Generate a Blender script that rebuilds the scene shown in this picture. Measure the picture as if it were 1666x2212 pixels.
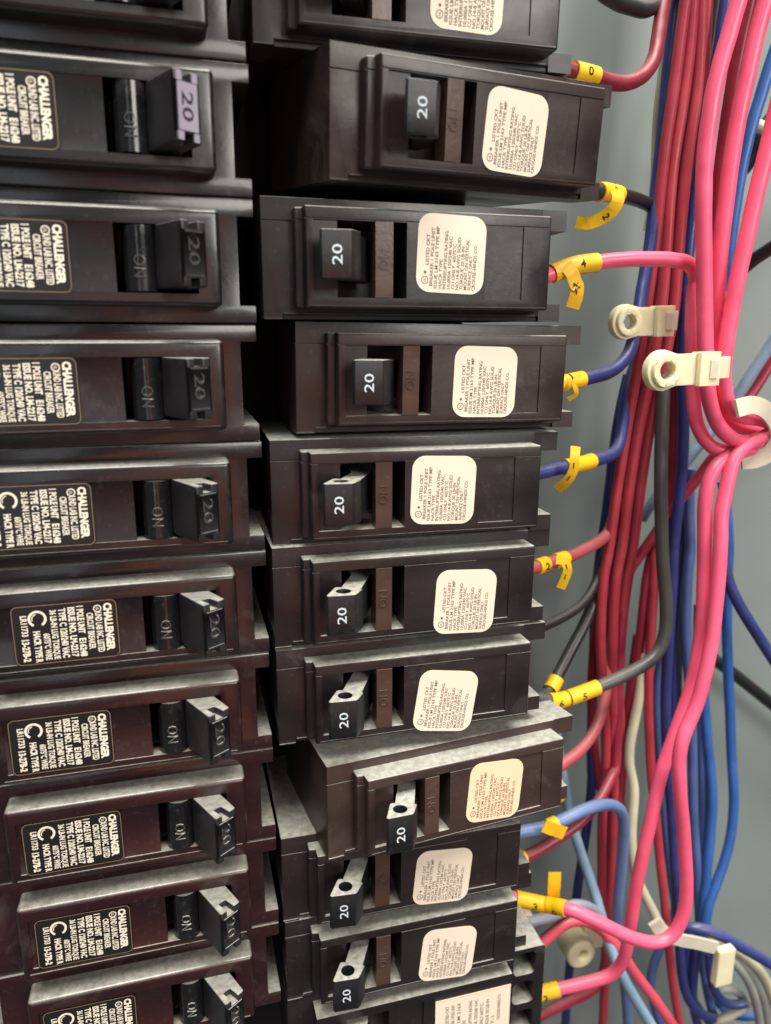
import bpy, bmesh, math, random
from mathutils import Vector, Matrix
random.seed(7)
S = 0.001                       # everything below is written in millimetres
scene = bpy.context.scene
for o in list(bpy.data.objects): bpy.data.objects.remove(o)
R = math.radians

# ------------------------------------------------------------------ camera
cd = bpy.data.cameras.new('camera'); cam = bpy.data.objects.new('camera', cd)
scene.collection.objects.link(cam); scene.camera = cam
cam.location = Vector((-9.92, -161.88, -49.78)) * S
cam.rotation_euler = (R(76.70), R(-0.12), R(-15.36))
cd.sensor_fit = 'HORIZONTAL'; cd.sensor_width = 36.0; cd.lens = 36.0 * 1616.4 / 1666.0
cd.clip_start = 0.005; cd.clip_end = 50
cd.dof.use_dof = True; cd.dof.focus_distance = 0.185; cd.dof.aperture_fstop = 19

# ------------------------------------------------------------------ world, room lamps, shirt bounce and added drum lamp
w = bpy.data.worlds.new('World'); scene.world = w; w.use_nodes = True
bg = w.node_tree.nodes['Background']
bg.inputs['Color'].default_value = (0.80, 0.86, 0.93, 1); bg.inputs['Strength'].default_value = 0.145

def area(name, loc, target, sx, sy, power, col):
    ld = bpy.data.lights.new(name, 'AREA'); ld.shape = 'RECTANGLE'; ld.size = sx; ld.size_y = sy
    ld.energy = power; ld.color = col
    o = bpy.data.objects.new(name, ld); scene.collection.objects.link(o)
    o.location = loc; d = Vector(target) - Vector(loc)
    o.rotation_euler = d.to_track_quat('-Z', 'Y').to_euler()
    return o
area('ceiling_light', (0.15, -0.42, 1.45), (0.05, 0, -0.1), 1.8, 0.8, 76, (1.0, 0.96, 0.89))
area('room_light', (1.05, -2.1, 0.75), (0.05, 0, -0.1), 1.1, 0.9, 38, (1.0, 0.95, 0.88))
area('drum_highlight_lamp', (-0.62, -2.1, 0.1), (0, 0, -0.1), 0.4, 1.6, 3.2, (0.85, 0.93, 1.0))  # added lamp without a known source, puts highlights on the toggle drums
area('shirt_bounce', (0.03, -0.50, -0.20), (-0.03, 0, -0.12), 0.14, 0.34, 0.20, (1.0, 0.26, 0.13))
scene.view_settings.view_transform = 'Standard'; scene.view_settings.look = 'None'
scene.view_settings.exposure = 0.0; scene.view_settings.gamma = 1.0
scene.render.engine = 'CYCLES'

# ------------------------------------------------------------------ materials
def newmat(name):
    m = bpy.data.materials.new(name); m.use_nodes = True
    return m, m.node_tree.nodes, m.node_tree.links, m.node_tree.nodes['Principled BSDF']

def srgb(r, g, b):
    f = lambda c: c/12.92 if c <= .04045 else ((c+.055)/1.055)**2.4
    return (f(r/255), f(g/255), f(b/255), 1)

def plastic(name, col, rough=0.36, dust=0.55, spec=0.5, var=0.3, bump=0.05, coat=0):
    """moulded plastic; settled dust on whatever faces up, faint smears and fine relief elsewhere"""
    m, N, L, B = newmat(name)
    tc = N.new('ShaderNodeTexCoord')
    n1 = N.new('ShaderNodeTexNoise'); n1.inputs['Scale'].default_value = 90; n1.inputs['Detail'].default_value = 5
    n2 = N.new('ShaderNodeTexNoise'); n2.inputs['Scale'].default_value = 1100; n2.inputs['Detail'].default_value = 3
    mp = N.new('ShaderNodeMapping'); mp.inputs['Scale'].default_value = (0.35, 1, 1)
    L.new(tc.outputs['Object'], mp.inputs['Vector']); L.new(mp.outputs[0], n1.inputs['Vector']); L.new(tc.outputs['Object'], n2.inputs['Vector'])
    oi = N.new('ShaderNodeObjectInfo')
    r1 = N.new('ShaderNodeMapRange'); r1.inputs[1].default_value = .3; r1.inputs[2].default_value = .75
    r1.inputs[3].default_value = 1-var; r1.inputs[4].default_value = 1+var
    L.new(n1.outputs[0], r1.inputs[0])
    mul = N.new('ShaderNodeMix'); mul.data_type = 'RGBA'; mul.blend_type = 'MULTIPLY'; mul.inputs[0].default_value = 1
    mul.inputs[6].default_value = col; L.new(r1.outputs[0], mul.inputs[7])
    # dust lies on upward faces
    ge = N.new('ShaderNodeNewGeometry'); sx = N.new('ShaderNodeSeparateXYZ'); L.new(ge.outputs['Normal'], sx.inputs[0])
    up = N.new('ShaderNodeMapRange'); up.inputs[1].default_value = .45; up.inputs[2].default_value = .98
    up.inputs[3].default_value = 0; up.inputs[4].default_value = dust; L.new(sx.outputs['Z'], up.inputs[0])
    dn = N.new('ShaderNodeMapRange'); dn.inputs[1].default_value = .36; dn.inputs[2].default_value = .62
    dn.inputs[3].default_value = .68; dn.inputs[4].default_value = 1.14
    n3 = N.new('ShaderNodeTexNoise'); n3.inputs['Scale'].default_value = 620; n3.inputs['Detail'].default_value = 6; n3.inputs['Roughness'].default_value = .65
    L.new(tc.outputs['Object'], n3.inputs['Vector']); L.new(n3.outputs[0], dn.inputs[0])
    dm = N.new('ShaderNodeMath'); dm.operation = 'MULTIPLY'; L.new(up.outputs[0], dm.inputs[0]); L.new(dn.outputs[0], dm.inputs[1])
    # a little powder everywhere in speckles
    sp = N.new('ShaderNodeMapRange'); sp.inputs[1].default_value = .62; sp.inputs[2].default_value = .8
    sp.inputs[3].default_value = 0; sp.inputs[4].default_value = .06; L.new(n2.outputs[0], sp.inputs[0])
    ad = N.new('ShaderNodeMath'); ad.operation = 'ADD'; ad.use_clamp = True; L.new(dm.outputs[0], ad.inputs[0]); sadd = N.new('ShaderNodeMath'); sadd.operation = 'ADD'; L.new(sp.outputs[0], sadd.inputs[0]); L.new(sadd.outputs[0], ad.inputs[1])
    mx = N.new('ShaderNodeMix'); mx.data_type = 'RGBA'; L.new(ad.outputs[0], mx.inputs[0])
    L.new(mul.outputs[2], mx.inputs[6]); mx.inputs[7].default_value = (0.50, 0.49, 0.44, 1)
    L.new(mx.outputs[2], B.inputs['Base Color'])
    sc = N.new('ShaderNodeTexNoise'); sc.inputs['Scale'].default_value = 55; sc.inputs['Detail'].default_value = 8; sc.inputs['Roughness'].default_value = .7; sc.inputs['Distortion'].default_value = 1.2
    vr = N.new('ShaderNodeVectorMath'); vr.operation = 'ADD'; L.new(tc.outputs['Object'], vr.inputs[0]); L.new(oi.outputs['Location'], vr.inputs[1]); L.new(vr.outputs[0], sc.inputs['Vector'])
    sr = N.new('ShaderNodeMapRange'); sr.inputs[1].default_value = .56; sr.inputs[2].default_value = .74; sr.inputs[3].default_value = 0; sr.inputs[4].default_value = .075
    L.new(sc.outputs[0], sr.inputs[0]); L.new(sr.outputs[0], sadd.inputs[1])
    rr = N.new('ShaderNodeMapRange'); rr.inputs[1].default_value = .3; rr.inputs[2].default_value = .7
    rr.inputs[3].default_value = rough-.07; rr.inputs[4].default_value = rough+.12; L.new(n1.outputs[0], rr.inputs[0])
    L.new(rr.outputs[0], B.inputs['Roughness']); B.inputs['Specular IOR Level'].default_value = spec
    B.inputs['Coat Weight'].default_value = coat; B.inputs['Coat Roughness'].default_value = .12
    bp = N.new('ShaderNodeBump'); bp.inputs['Strength'].default_value = bump; bp.inputs['Distance'].default_value = .0004
    L.new(n2.outputs[0], bp.inputs['Height']); L.new(bp.outputs[0], B.inputs['Normal'])
    return m

def simple(name, col, rough=.4, spec=.5, var=.12, scale=150, bump=.03, trans=0):
    m, N, L, B = newmat(name)
    tc = N.new('ShaderNodeTexCoord'); n = N.new('ShaderNodeTexNoise'); n.inputs['Scale'].default_value = scale
    n.inputs['Detail'].default_value = 4; L.new(tc.outputs['Object'], n.inputs['Vector'])
    r = N.new('ShaderNodeMapRange'); r.inputs[1].default_value = .3; r.inputs[2].default_value = .7
    r.inputs[3].default_value = 1-var; r.inputs[4].default_value = 1+var; L.new(n.outputs[0], r.inputs[0])
    mu = N.new('ShaderNodeMix'); mu.data_type = 'RGBA'; mu.blend_type = 'MULTIPLY'; mu.inputs[0].default_value = 1
    mu.inputs[6].default_value = col; L.new(r.outputs[0], mu.inputs[7]); L.new(mu.outputs[2], B.inputs['Base Color'])
    B.inputs['Roughness'].default_value = rough; B.inputs['Specular IOR Level'].default_value = spec
    if trans:
        B.inputs['Subsurface Weight'].default_value = trans; B.inputs['Subsurface Radius'].default_value = (1, .9, .6)
        B.inputs['Subsurface Scale'].default_value = .002
    bp = N.new('ShaderNodeBump'); bp.inputs['Strength'].default_value = bump; bp.inputs['Distance'].default_value = .0005
    L.new(n.outputs[0], bp.inputs['Height']); L.new(bp.outputs[0], B.inputs['Normal'])
    return m

def lerp(a, b, t): return tuple(a[i]+(b[i]-a[i])*t for i in range(3)) + (1,)
BLACK = (0.0085, 0.0081, 0.0084); RED_CAST = (0.026, 0.0066, 0.0068); BROWN = (0.046, 0.027, 0.0225); DARKB = (0.0098, 0.0085, 0.0087)
M_left = {k: plastic('left_plastic_%d' % (k+1), lerp(BLACK, RED_CAST, t), .29, .54, coat=.25)  # red shirt reflection painted into the base colour, strongest in the lower rows
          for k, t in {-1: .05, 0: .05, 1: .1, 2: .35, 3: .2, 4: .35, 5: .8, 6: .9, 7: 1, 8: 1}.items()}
M_right = {k: plastic('right_plastic_%d' % (k+1), lerp(DARKB, BROWN, t), .34, .70)
           for k, t in {-1: .2, 0: .6, 1: .05, 2: .65, 3: .25, 4: .2, 5: .25, 6: .95, 7: .35, 8: .2, 9: .1}.items()}
M_handle = plastic('handle_black', (0.010, 0.0105, 0.012, 1), .36, .8)
M_drum = plastic('drum_black_gloss', (0.010, 0.010, 0.011, 1), .13, .3, bump=.02)
M_letters = plastic('moulded_letters_lit', (0.055, 0.055, 0.056, 1), .2, .95, bump=.0)  # same plastic as its part, lightened to paint in the letters' highlights
M_handleL = plastic('handle_grey_black', (0.021, 0.020, 0.022, 1), .40, .62)
M_drumB = plastic('drum_brown', (0.075, 0.040, 0.030, 1), .2, .2)
M_cream = simple('label_paper', srgb(240, 226, 204), .55, .3, .03, 60, .0)
M_cream2 = simple('label_paper_warm', srgb(244, 214, 178), .55, .3, .03, 60, .0)
M_ink2 = simple('black_ink', (0.03, 0.028, 0.03, 1), .6, .2, .1, 400, 0)
M_ink = simple('label_ink', (0.20, 0.165, 0.14, 1), .6, .2, .1, 400, 0)
M_foil = simple('label_black_film', (0.013, 0.011, 0.010, 1), .30, .5, .15, 100, .0)
M_gold = simple('label_print_cream', srgb(240, 231, 212), .45, .4, .06, 300, 0)
M_goldline = simple('label_border_tan', srgb(150, 125, 95), .45, .4, .1, 300, 0)
M_white = simple('white_print', (0.66, 0.74, 0.80, 1), .5, .3, .03, 300, 0)
M_plate = simple('plate_lavender_grey', srgb(150, 142, 158), .35, .5, .06, 300, .02)
M_wallp = simple('painted_steel', srgb(133, 143, 140), .42, .45, .10, 11, .06)
M_backp = simple('black_backing', (0.006, 0.006, 0.006, 1), .7, .2, .1, 30, .02)
M_yellow = simple('yellow_sleeve', srgb(240, 190, 28), .42, .45, .07, 300, .03)
M_nylon = simple('natural_nylon', srgb(230, 223, 186), .36, .45, .07, 120, .03, .55)
M_nylonc = simple('clouded_nylon', srgb(222, 214, 184), .38, .45, .08, 160, .03, .4)
M_nylonw = simple('white_strap', srgb(206, 196, 178), .42, .45, .06, 200, .04, .2)
WC = dict(pink=(247, 96, 130), coral=(222, 84, 102), red=(174, 56, 70), red2=(172, 78, 82), dred=(128, 36, 50), crimson=(146, 36, 58),
          navy=(48, 56, 116), blue=(52, 98, 168), midblue=(80, 100, 154), paleblue=(104, 130, 178), skyblue=(138, 168, 192),
          lilac=(156, 158, 176), black=(30, 30, 32), charcoal=(72, 72, 70), cream=(200, 196, 168), greywire=(152, 156, 150))
M_wire = {k: plastic('wire_'+k, srgb(*v), .36, .14, .5, .16, .04) for k, v in WC.items()}

# ------------------------------------------------------------------ mesh helpers
col = scene.collection
def link(o, parent=None):
    col.objects.link(o)
    if parent: o.parent = parent
    return o
def finish(name, bm, mat, parent=None, smooth=True, loc=None):
    bmesh.ops.recalc_face_normals(bm, faces=bm.faces)
    for v in bm.verts: v.co *= S
    me = bpy.data.meshes.new(name); bm.to_mesh(me); bm.free()
    if smooth:
        me.shade_smooth(); me.set_sharp_from_angle(angle=R(32))
    me.materials.append(mat)
    return link(bpy.data.objects.new(name, me), parent)
def empty(name, loc=(0, 0, 0), rot=(0, 0, 0)):
    o = bpy.data.objects.new(name, None); o.empty_display_size = .005; link(o)
    o.location = Vector(loc)*S; o.rotation_euler = rot
    return o
def tag(o, label, cat, group=None):
    o['label'] = label; o['category'] = cat
    if group: o['group'] = group
    return o
def twin(src, parent=None, mat=None):
    o = src.copy(); link(o); o.parent = parent
    if mat:
        o.material_slots[0].link = 'OBJECT'; o.material_slots[0].material = mat
    for c in src.children: twin(c, o, mat if c.get('body') else None)
    return o

def field(xs, zs, depth, yback):
    """stepped block: cell (i,j) between xs and zs has its front at depth[j][i] (None = open through)"""
    bm = bmesh.new(); nx, nz = len(xs)-1, len(zs)-1
    def D(i, j): return depth[j][i] if 0 <= i < nx and 0 <= j < nz else None
    def quad(*p): bm.faces.new([bm.verts.new(q) for q in p])
    for j in range(nz):
        for i in range(nx):
            y = D(i, j)
            if y is None: continue
            x0, x1, z0, z1 = xs[i], xs[i+1], zs[j], zs[j+1]
            quad((x0, y, z0), (x1, y, z0), (x1, y, z1), (x0, y, z1))
            for di, dj, a, b in ((-1, 0, (x0, z0), (x0, z1)), (1, 0, (x1, z0), (x1, z1)), (0, -1, (x0, z0), (x1, z0)), (0, 1, (x0, z1), (x1, z1))):
                yn = D(i+di, j+dj); yn = yback if yn is None else yn
                if yn > y + 1e-6: quad((a[0], y, a[1]), (b[0], y, b[1]), (b[0], yn, b[1]), (a[0], yn, a[1]))
    bmesh.ops.remove_doubles(bm, verts=bm.verts, dist=1e-4)
    bmesh.ops.recalc_face_normals(bm, faces=bm.faces)
    bmesh.ops.dissolve_limit(bm, angle_limit=R(1), verts=bm.verts, edges=bm.edges)
    return bm
def bevel(bm, off, seg=2, test=None, ang=25):
    es = [e for e in bm.edges if len(e.link_faces) == 2 and e.calc_face_angle(0) > R(ang) and (test is None or test((e.verts[0].co+e.verts[1].co)/2, e))]
    if es: bmesh.ops.bevel(bm, geom=es, offset=off, offset_type='OFFSET', segments=seg, profile=.5, affect='EDGES', clamp_overlap=True)
    return bm
def box(bm, x0, x1, y0, y1, z0, z1):
    vs = [bm.verts.new((x, y, z)) for x in (x0, x1) for y in (y0, y1) for z in (z0, z1)]
    for f in ((0, 1, 3, 2), (4, 6, 7, 5), (0, 4, 5, 1), (2, 3, 7, 6), (0, 2, 6, 4), (1, 5, 7, 3)): bm.faces.new([vs[i] for i in f])
def prism(bm, pts, z0, z1, caps=(True, True)):
    a = [bm.verts.new((x, y, z0)) for x, y in pts]; b = [bm.verts.new((x, y, z1)) for x, y in pts]
    n = len(pts)
    for i in range(n): bm.faces.new((a[i], a[(i+1) % n], b[(i+1) % n], b[i]))
    if caps[0]: bm.faces.new(a[::-1])
    if caps[1]: bm.faces.new(b)
def holed(bm, outer, holes, a0, a1, put):
    """plate with holes: outlines in a plane, thickness from a0 to a1; put(u,v,a) gives the 3-D point"""
    rings = []
    for a in (a0, a1):
        loops = []
        for pts in [outer]+holes:
            vs = [bm.verts.new(put(u, v, a)) for u, v in pts]
            loops.append((vs, [bm.edges.new((vs[i], vs[(i+1) % len(vs)])) for i in range(len(vs))]))
        bmesh.ops.triangle_fill(bm, use_beauty=True, use_dissolve=False, edges=[e for l in loops for e in l[1]])
        rings.append([l[0] for l in loops])
    for A, B2 in zip(*rings):
        n = len(A)
        for i in range(n): bm.faces.new((A[i], A[(i+1) % n], B2[(i+1) % n], B2[i]))
def circle(cx, cy, r, n=20, ph=0): return [(cx+r*math.cos(ph+2*math.pi*i/n), cy+r*math.sin(ph+2*math.pi*i/n)) for i in range(n)]
def rrect(x0, x1, y0, y1, r, n=6):
    out = []
    for cx, cy, a in ((x1-r, y1-r, 0), (x0+r, y1-r, 90), (x0+r, y0+r, 180), (x1-r, y0+r, 270)):
        for i in range(n+1): t = R(a+90*i/n); out.append((cx+r*math.cos(t), cy+r*math.sin(t)))
    return out

_tc = {}
def glyphs(s, bold=0.0):
    """flat 2-D outline mesh of a string, cap height 1: (verts, faces, width)"""
    key = (s, bold)
    if key in _tc: return _tc[key]
    cu = bpy.data.curves.new('t', 'FONT'); cu.body = s; cu.size = 1; cu.resolution_u = 2; cu.offset = bold; cu.fill_mode = 'FRONT'
    o = bpy.data.objects.new('t', cu); col.objects.link(o)
    dg = bpy.context.evaluated_depsgraph_get(); me = bpy.data.meshes.new_from_object(o.evaluated_get(dg))
    vs = [(v.co.x, v.co.y) for v in me.vertices]; fs = [tuple(p.vertices) for p in me.polygons]
    bpy.data.objects.remove(o); bpy.data.curves.remove(cu); bpy.data.meshes.remove(me)
    x0 = min(v[0] for v in vs); x1 = max(v[0] for v in vs); h = .729
    vs = [((x-x0)/h, y/h) for x, y in vs]
    _tc[key] = (vs, fs, (x1-x0)/h)
    return _tc[key]
def write(bm, s, cap, length, put, bold=0.0, thick=0):
    """lay a string with cap height and total length; put(u along, v up) -> point (or put(u,v,d) if thick)"""
    vs, fs, wd = glyphs(s, bold); k = (length/wd) if length else cap
    if thick:
        a = [bm.verts.new(put(x*k, y*cap, 0)) for x, y in vs]; b = [bm.verts.new(put(x*k, y*cap, thick)) for x, y in vs]
        cnt = {}
        for f in fs:
            bm.faces.new([b[i] for i in f])
            for i in range(len(f)):
                e = (f[i], f[(i+1) % len(f)]); cnt[tuple(sorted(e))] = cnt.get(tuple(sorted(e)), 0)+1
        for (i, j), c in cnt.items():
            if c == 1: bm.faces.new((a[i], a[j], b[j], b[i]))
    else:
        a = [bm.verts.new(put(x*k, y*cap)) for x, y in vs]
        for f in fs:
            try: bm.faces.new([a[i] for i in f])
            except ValueError: pass
def ringflat(bm, cx, cz, r0, r1, y, a0=0, a1=360, n=24):
    p = []
    full = abs(a1-a0) >= 360
    for i in range(n if full else n+1):
        t = R(a0+(a1-a0)*i/n); p.append((bm.verts.new((cx+r0*math.cos(t), y, cz+r0*math.sin(t))), bm.verts.new((cx+r1*math.cos(t), y, cz+r1*math.sin(t)))))
    for i in range(n):
        q = p[(i+1) % len(p)]; bm.faces.new((p[i][0], p[i][1], q[1], q[0]))

# ------------------------------------------------------------------ the setting: painted back of the enclosure
bm = bmesh.new(); box(bm, -220, 420, 78, 81, -620, 240)
wall = finish('wall', bm, M_wallp, None, False); wall['kind'] = 'structure'
bm = bmesh.new(); box(bm, -66, 70, 46, 60, -330, 70)
bus = finish('breaker_mounting_plate', bevel(bm, 1.5), M_backp)
tag(bus, 'black mounting plate deep in the gap behind both breaker columns', 'mounting plate')

# ------------------------------------------------------------------ left-column breaker (model with its parts, row centre at z = 0)
SL = (-20.3, -4.6)     # toggle slot, x range
def make_left():
    root = empty('circuit_breaker')
    # case with lugs at both ends, hollow under the slot
    xs = [-64.5, -60, SL[0]-.6, SL[1]+.6, 4.0, 7.4]; zs = [-12.5, -8.9, -7.4, 6.6, 8.9, 12.5]
    Y = 6.0
    d = [[Y, Y, Y, Y, Y, Y][:5],
         [None, Y, Y, Y, None],
         [None, Y, 17, Y, None],
         [None, Y, Y, Y, None],
         [Y, Y, Y, Y, Y]]
    bm = field(xs, zs, d, 45); bevel(bm, .28, 2)
    o = finish('case', bm, None or M_left[0], root); o['body'] = 1
    # raised front
    xs = [-52.9, -50.6, SL[0], SL[1], -1.6, 0]; zs = [-9.42, -6.9, 6.1, 9.42]
    d = [[0, 0, 0, 0, 0], [0, .35, None, 0, 0], [0, 0, 0, 0, 0]]
    bm = field(xs, zs, d, 6.0)
    rim = lambda c, e: c.x < -52.85 or c.x > -.05 or abs(c.z) > 9.4
    bevel(bm, 1.15, 4, rim); bevel(bm, .14, 1, lambda c, e: -50.8 < c.x < -4 and abs(c.z) < 7.2)
    o = finish('front_cover', bm, M_left[0], root); o['body'] = 1
    bm = bmesh.new(); box(bm, -51.4, -1.4, -.22, .5, -8.55, -8.3); f = finish('moulded_ridge', bm, M_left[0], root); f['body'] = 1
    # glossy drum with ON moulded on it
    bm = bmesh.new(); cx, cy, r = -15.6, 2.6, 3.25
    arc = [(cx+r*math.cos(R(a)), cy+r*math.sin(R(a))) for a in range(360, 179, -12)]
    prism(bm, [(cx+r, 10), *arc, (cx-r, 10)], -6.6, 5.8)
    drum = finish('toggle_drum', bevel(bm, .2, 2, None, 50), M_drum, root)
    bm = bmesh.new()
    def cyl(u, v, dd): a = (v-1.15)/r; return (cx+(r+dd-.03)*math.sin(a), cy-(r+dd-.03)*math.cos(a), .3-u)
    write(bm, 'ON', 2.3, 4.3, cyl, .0, .3)
    finish('embossed_letters', bm, M_letters, drum)
    # handle: leaning lever, notched ends
    P = [(-12.9, 6.5), (-12.6, .6), (-7.9, -9.0), (-7.4, -9.2), (-3.3, -6.4), (-3.1, -5.9), (-6.3, .8), (-6.3, 6.5)]
    t = Vector((4.1, 2.8)).normalized(); nn = Vector((-t.y, t.x)); a = Vector((-7.4, -9.2))
    q = lambda s, dd: tuple(a + t*s + nn*dd)
    PN = P[:4] + [q(1.55, 0), q(1.55, 3.2), q(3.45, 3.2), q(3.45, 0)] + P[4:]
    bm = bmesh.new(); prism(bm, P, -4.4, 4.4)
    prism(bm, PN, 4.4, 6.0, (False, True)); prism(bm, PN, -6.0, -4.4, (True, False))
    bmesh.ops.remove_doubles(bm, verts=bm.verts, dist=1e-4)
    bevel(bm, .3, 3, lambda c, e: len(e.link_faces) == 2)
    h = finish('handle', bm, M_handleL, root)
    # number moulded on the slanted tip, framed by two ridges
    bm = bmesh.new()
    def tip(u, v, dd): p2 = a + t*(v+1.15) - nn*(dd-.03); return (p2.x, p2.y, 2.9-u)
    write(bm, '20', 2.6, 5.0, tip, .0, .16)
    for zz in (-4.1, 3.9):
        def rp(u, v, dd): p2 = a + t*(v+.5) - nn*(dd-.03); return (p2.x, p2.y, zz+u)
        vv = [bm.verts.new(rp(u, v, dd)) for dd in (0, .14) for u, v in ((0, 0), (.22, 0), (.22, 4), (0, 4))]
        for f in ((4, 5, 6, 7), (0, 1, 5, 4), (1, 2, 6, 5), (2, 3, 7, 6), (3, 0, 4, 7)): bm.faces.new([vv[i] for i in f])
    finish('rating_number', bm, M_letters, h)
    # printed film label
    lab = label_left(); lab.parent = root
    return root
def label_left():
    """film label; local x runs left from its right edge at 0, z from -6.7 to 6.7"""
    bm = bmesh.new(); holed(bm, rrect(-21.1, 0, -6.7, 6.7, 1.3), [], -.02, .30, lambda u, v, a: (u, a, v))
    lab = finish('label', bm, M_foil)
    bm = bmesh.new(); o1 = rrect(-20.95, -.15, -6.55, 6.55, 1.2); o2 = rrect(-20.84, -.26, -6.44, 6.44, 1.09)
    va = [bm.verts.new((u, -.05, v)) for u, v in o1]; vb = [bm.verts.new((u, -.05, v)) for u, v in o2]
    for i in range(len(va)): bm.faces.new((va[i], va[(i+1) % len(va)], vb[(i+1) % len(va)], vb[i]))
    finish('border', bm, M_goldline, lab, False)
    bm = bmesh.new()
    for s, xc, cap, t0, t1, bold in (
        ('CHALLENGER', 1.9, 1.55, .85, 11.75, .045), ('UND LAB INC. LISTED', 3.85, 1.35, 2.75, 11.9, .02), ('CIRCUIT BREAKER', 5.6, 1.3, 2.75, 11.0, .02),
        ('1 POLE UNIT', 7.45, 1.35, 1.0, 7.2, .03), ('E16248', 7.45, 1.35, 8.3, 12.5, .03), ('ISSUE NO. LM-2217', 9.2, 1.35, 1.1, 12.4, .03),
        ('TYPE C 120/240 VAC', 11.0, 1.35, 1.2, 12.4, .03), ('36 LB-IN LUG TORQUE', 12.8, 1.25, 1.4, 12.5, .02), ('60/75\u00b0C WIRE', 14.45, 1.25, 6.5, 12.5, .02),
        ('HACR TYPE R', 16.35, 1.35, 5.8, 12.9, .03), ('LR11733', 18.6, 1.25, 2.2, 6.8, .02), ('13-27B-2', 18.7, 1.4, 7.5, 12.5, .03)):
        write(bm, s, cap, t1-t0, lambda u, v: (-xc-cap/2+v, -.06, 6.7-t0-u), bold+.012)
    ringflat(bm, -4.0, 4.75, .62, .84, -.06); write(bm, 'UL', .6, .7, lambda u, v: (-4.3+v, -.06, 5.1-u), .02)
    ringflat(bm, -16.0, 3.6, 1.35, 1.85, -.06, -60, 240, 26); ringflat(bm, -16.0, 3.6, .95, 1.15, -.06, 100, 200, 10)
    finish('lettering', bm, M_gold, lab, False)
    return lab

# ------------------------------------------------------------------ right-column breaker
RS = (24.2, 39.3)
def make_right():
    root = empty('circuit_breaker')
    xs = [8.9, 13.2, RS[0]-.5, RS[1]+.5, 74.0]; zs = [-12.5, -11.4, -8.3, 7.6, 7.9, 12.5]
    d = [[6.0, 6.9, 6.9, 6.9], [6.0]*4, [6.0, 6.0, 17, 6.0], [6.45, 6.45, 6.45, 6.45], [6.0]*4]
    bm = field(xs, zs, d, 45); bevel(bm, .26, 2, lambda c, e: c.y < 9 and not (7.5 < c.z < 8))
    o = finish('case', bm, M_right[0], root); o['body'] = 1
    for z0, z1, x1 in ((7.9, 12.5, 80.2), (-12.5, -8.6, 79.6)):
        bm = bmesh.new(); box(bm, 74.02, x1, 6.3, 17, z0, z1)
        o = finish('terminal_lug', bevel(bm, .35, 2), M_right[0], root); o['body'] = 1
    xs = [15.5, 17.3, 19.0, RS[0], RS[1], 57.5, 66.5, 73.2]; zs = [-10.2, -8.0, 7.6, 7.85, 10.2]
    d = [[3.0, 0, 0, 0, 0, 0, 0], [3.0, 0, .9, None, 0, .35, 0], [3.3, .35, .35, .35, .35, .35, .35], [3.0, 0, 0, 0, 0, 0, 0]]
    bm = field(xs, zs, d, 6.0)
    rim = lambda c, e: c.x < 17.5 or c.x > 73.1 or abs(c.z) > 10.15
    bevel(bm, .5, 3, lambda c, e: rim(c, e) and c.y < 5 and not (7.5 < c.z < 8)); bevel(bm, .12, 1, lambda c, e: 24 < c.x < 70 and abs(c.z) < 8.1 and c.y < 3 and not (7.4 < c.z < 8))
    o = finish('front_cover', bm, M_right[0], root); o['body'] = 1
    bm = bmesh.new(); box(bm, 18.2, 72.6, -.11, .5, -9.75, -9.5); f = finish('moulded_ridge', bm, M_right[0], root); f['body'] = 1
    for x0, x1, z0 in ((9.0, 13.0, -12.45), (13.3, 16.6, -11.35), (16.9, 73.0, -11.35)):
        bm = bmesh.new(); box(bm, x0, x1, 5.72, 6.5, z0, z0+.3); f = finish('moulded_ridge', bevel(bm, .08, 1), M_right[0], root); f['body'] = 1
    # brown rocker bar beside the lever, ON moulded on it
    bm = bmesh.new(); box(bm, 32.3, 36.2, -.1, 4.4, -7.9, 7.5)
    bar = finish('rocker_bar', bevel(bm, .6, 3), M_drumB, root)
    bm = bmesh.new(); write(bm, 'ON', 2.2, 4.2, lambda u, v, dd: (35.0-v, -.08-dd, -2.1+u), .0, .16)
    finish('embossed_letters', bm, M_drumB, bar)
    # lever: neck out of the slot, block at its end with a through hole
    bm = bmesh.new()
    tipo = [(18.9, -7.5), (19.3, -8.0), (25.2, -8.4), (25.8, -8.0), (27.8, -5.2), (27.3, -4.5), (22.6, -2.3), (21.8, -2.5)]
    holed(bm, tipo, [circle(23.3, -5.35, 1.65, 20)], -4.75, 4.75, lambda u, v, a: (u, v, a))
    neck = [(22.9, -3.1), (27.3, -4.75), (33.2, 7.5), (33.2, 14), (28.3, 14), (27.9, 6.5)]
    prism(bm, neck, -4.35, 4.35)
    h = finish('handle', bevel(bm, .26, 3, None, 40), M_handle, root)
    bm = bmesh.new(); write(bm, '20', 2.15, 3.9, lambda u, v: (23.3-v, -8.06-.07*(23.3-v-19.5)-.03, -2.0+u), .006)
    finish('rating_number', bm, M_white, h, False)
    lab = label_right(); lab.parent = root
    return root
RL = (('LISTED CKT', 2.35, 5.7, 12.0), ('BREAKER 1 POLE UNIT', 3.4, 1.3, 13.4), ('ISSUE LM 2163 TYPE MP', 4.45, .9, 13.7), ('HACR TYPE', 5.5, .9, 7.0),
      ('INTERRUPTING RATING:', 6.5, .8, 13.1), ('10,000A 120/240 VAC', 7.5, .9, 11.8), ('CU ONLY  60/75\u00b0C', 8.5, .9, 10.4), ('NO.14-8 AWG SOLID', 9.5, .8, 11.8),
      ('TORQUE 20 LB-IN', 10.45, .8, 9.9), ('MOUNT ON VERTICAL', 11.4, .9, 11.5), ('SURFACE ONLY', 12.35, .9, 8.1), ('CROUSE-HINDS CO.', 13.35, .8, 10.5))
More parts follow.
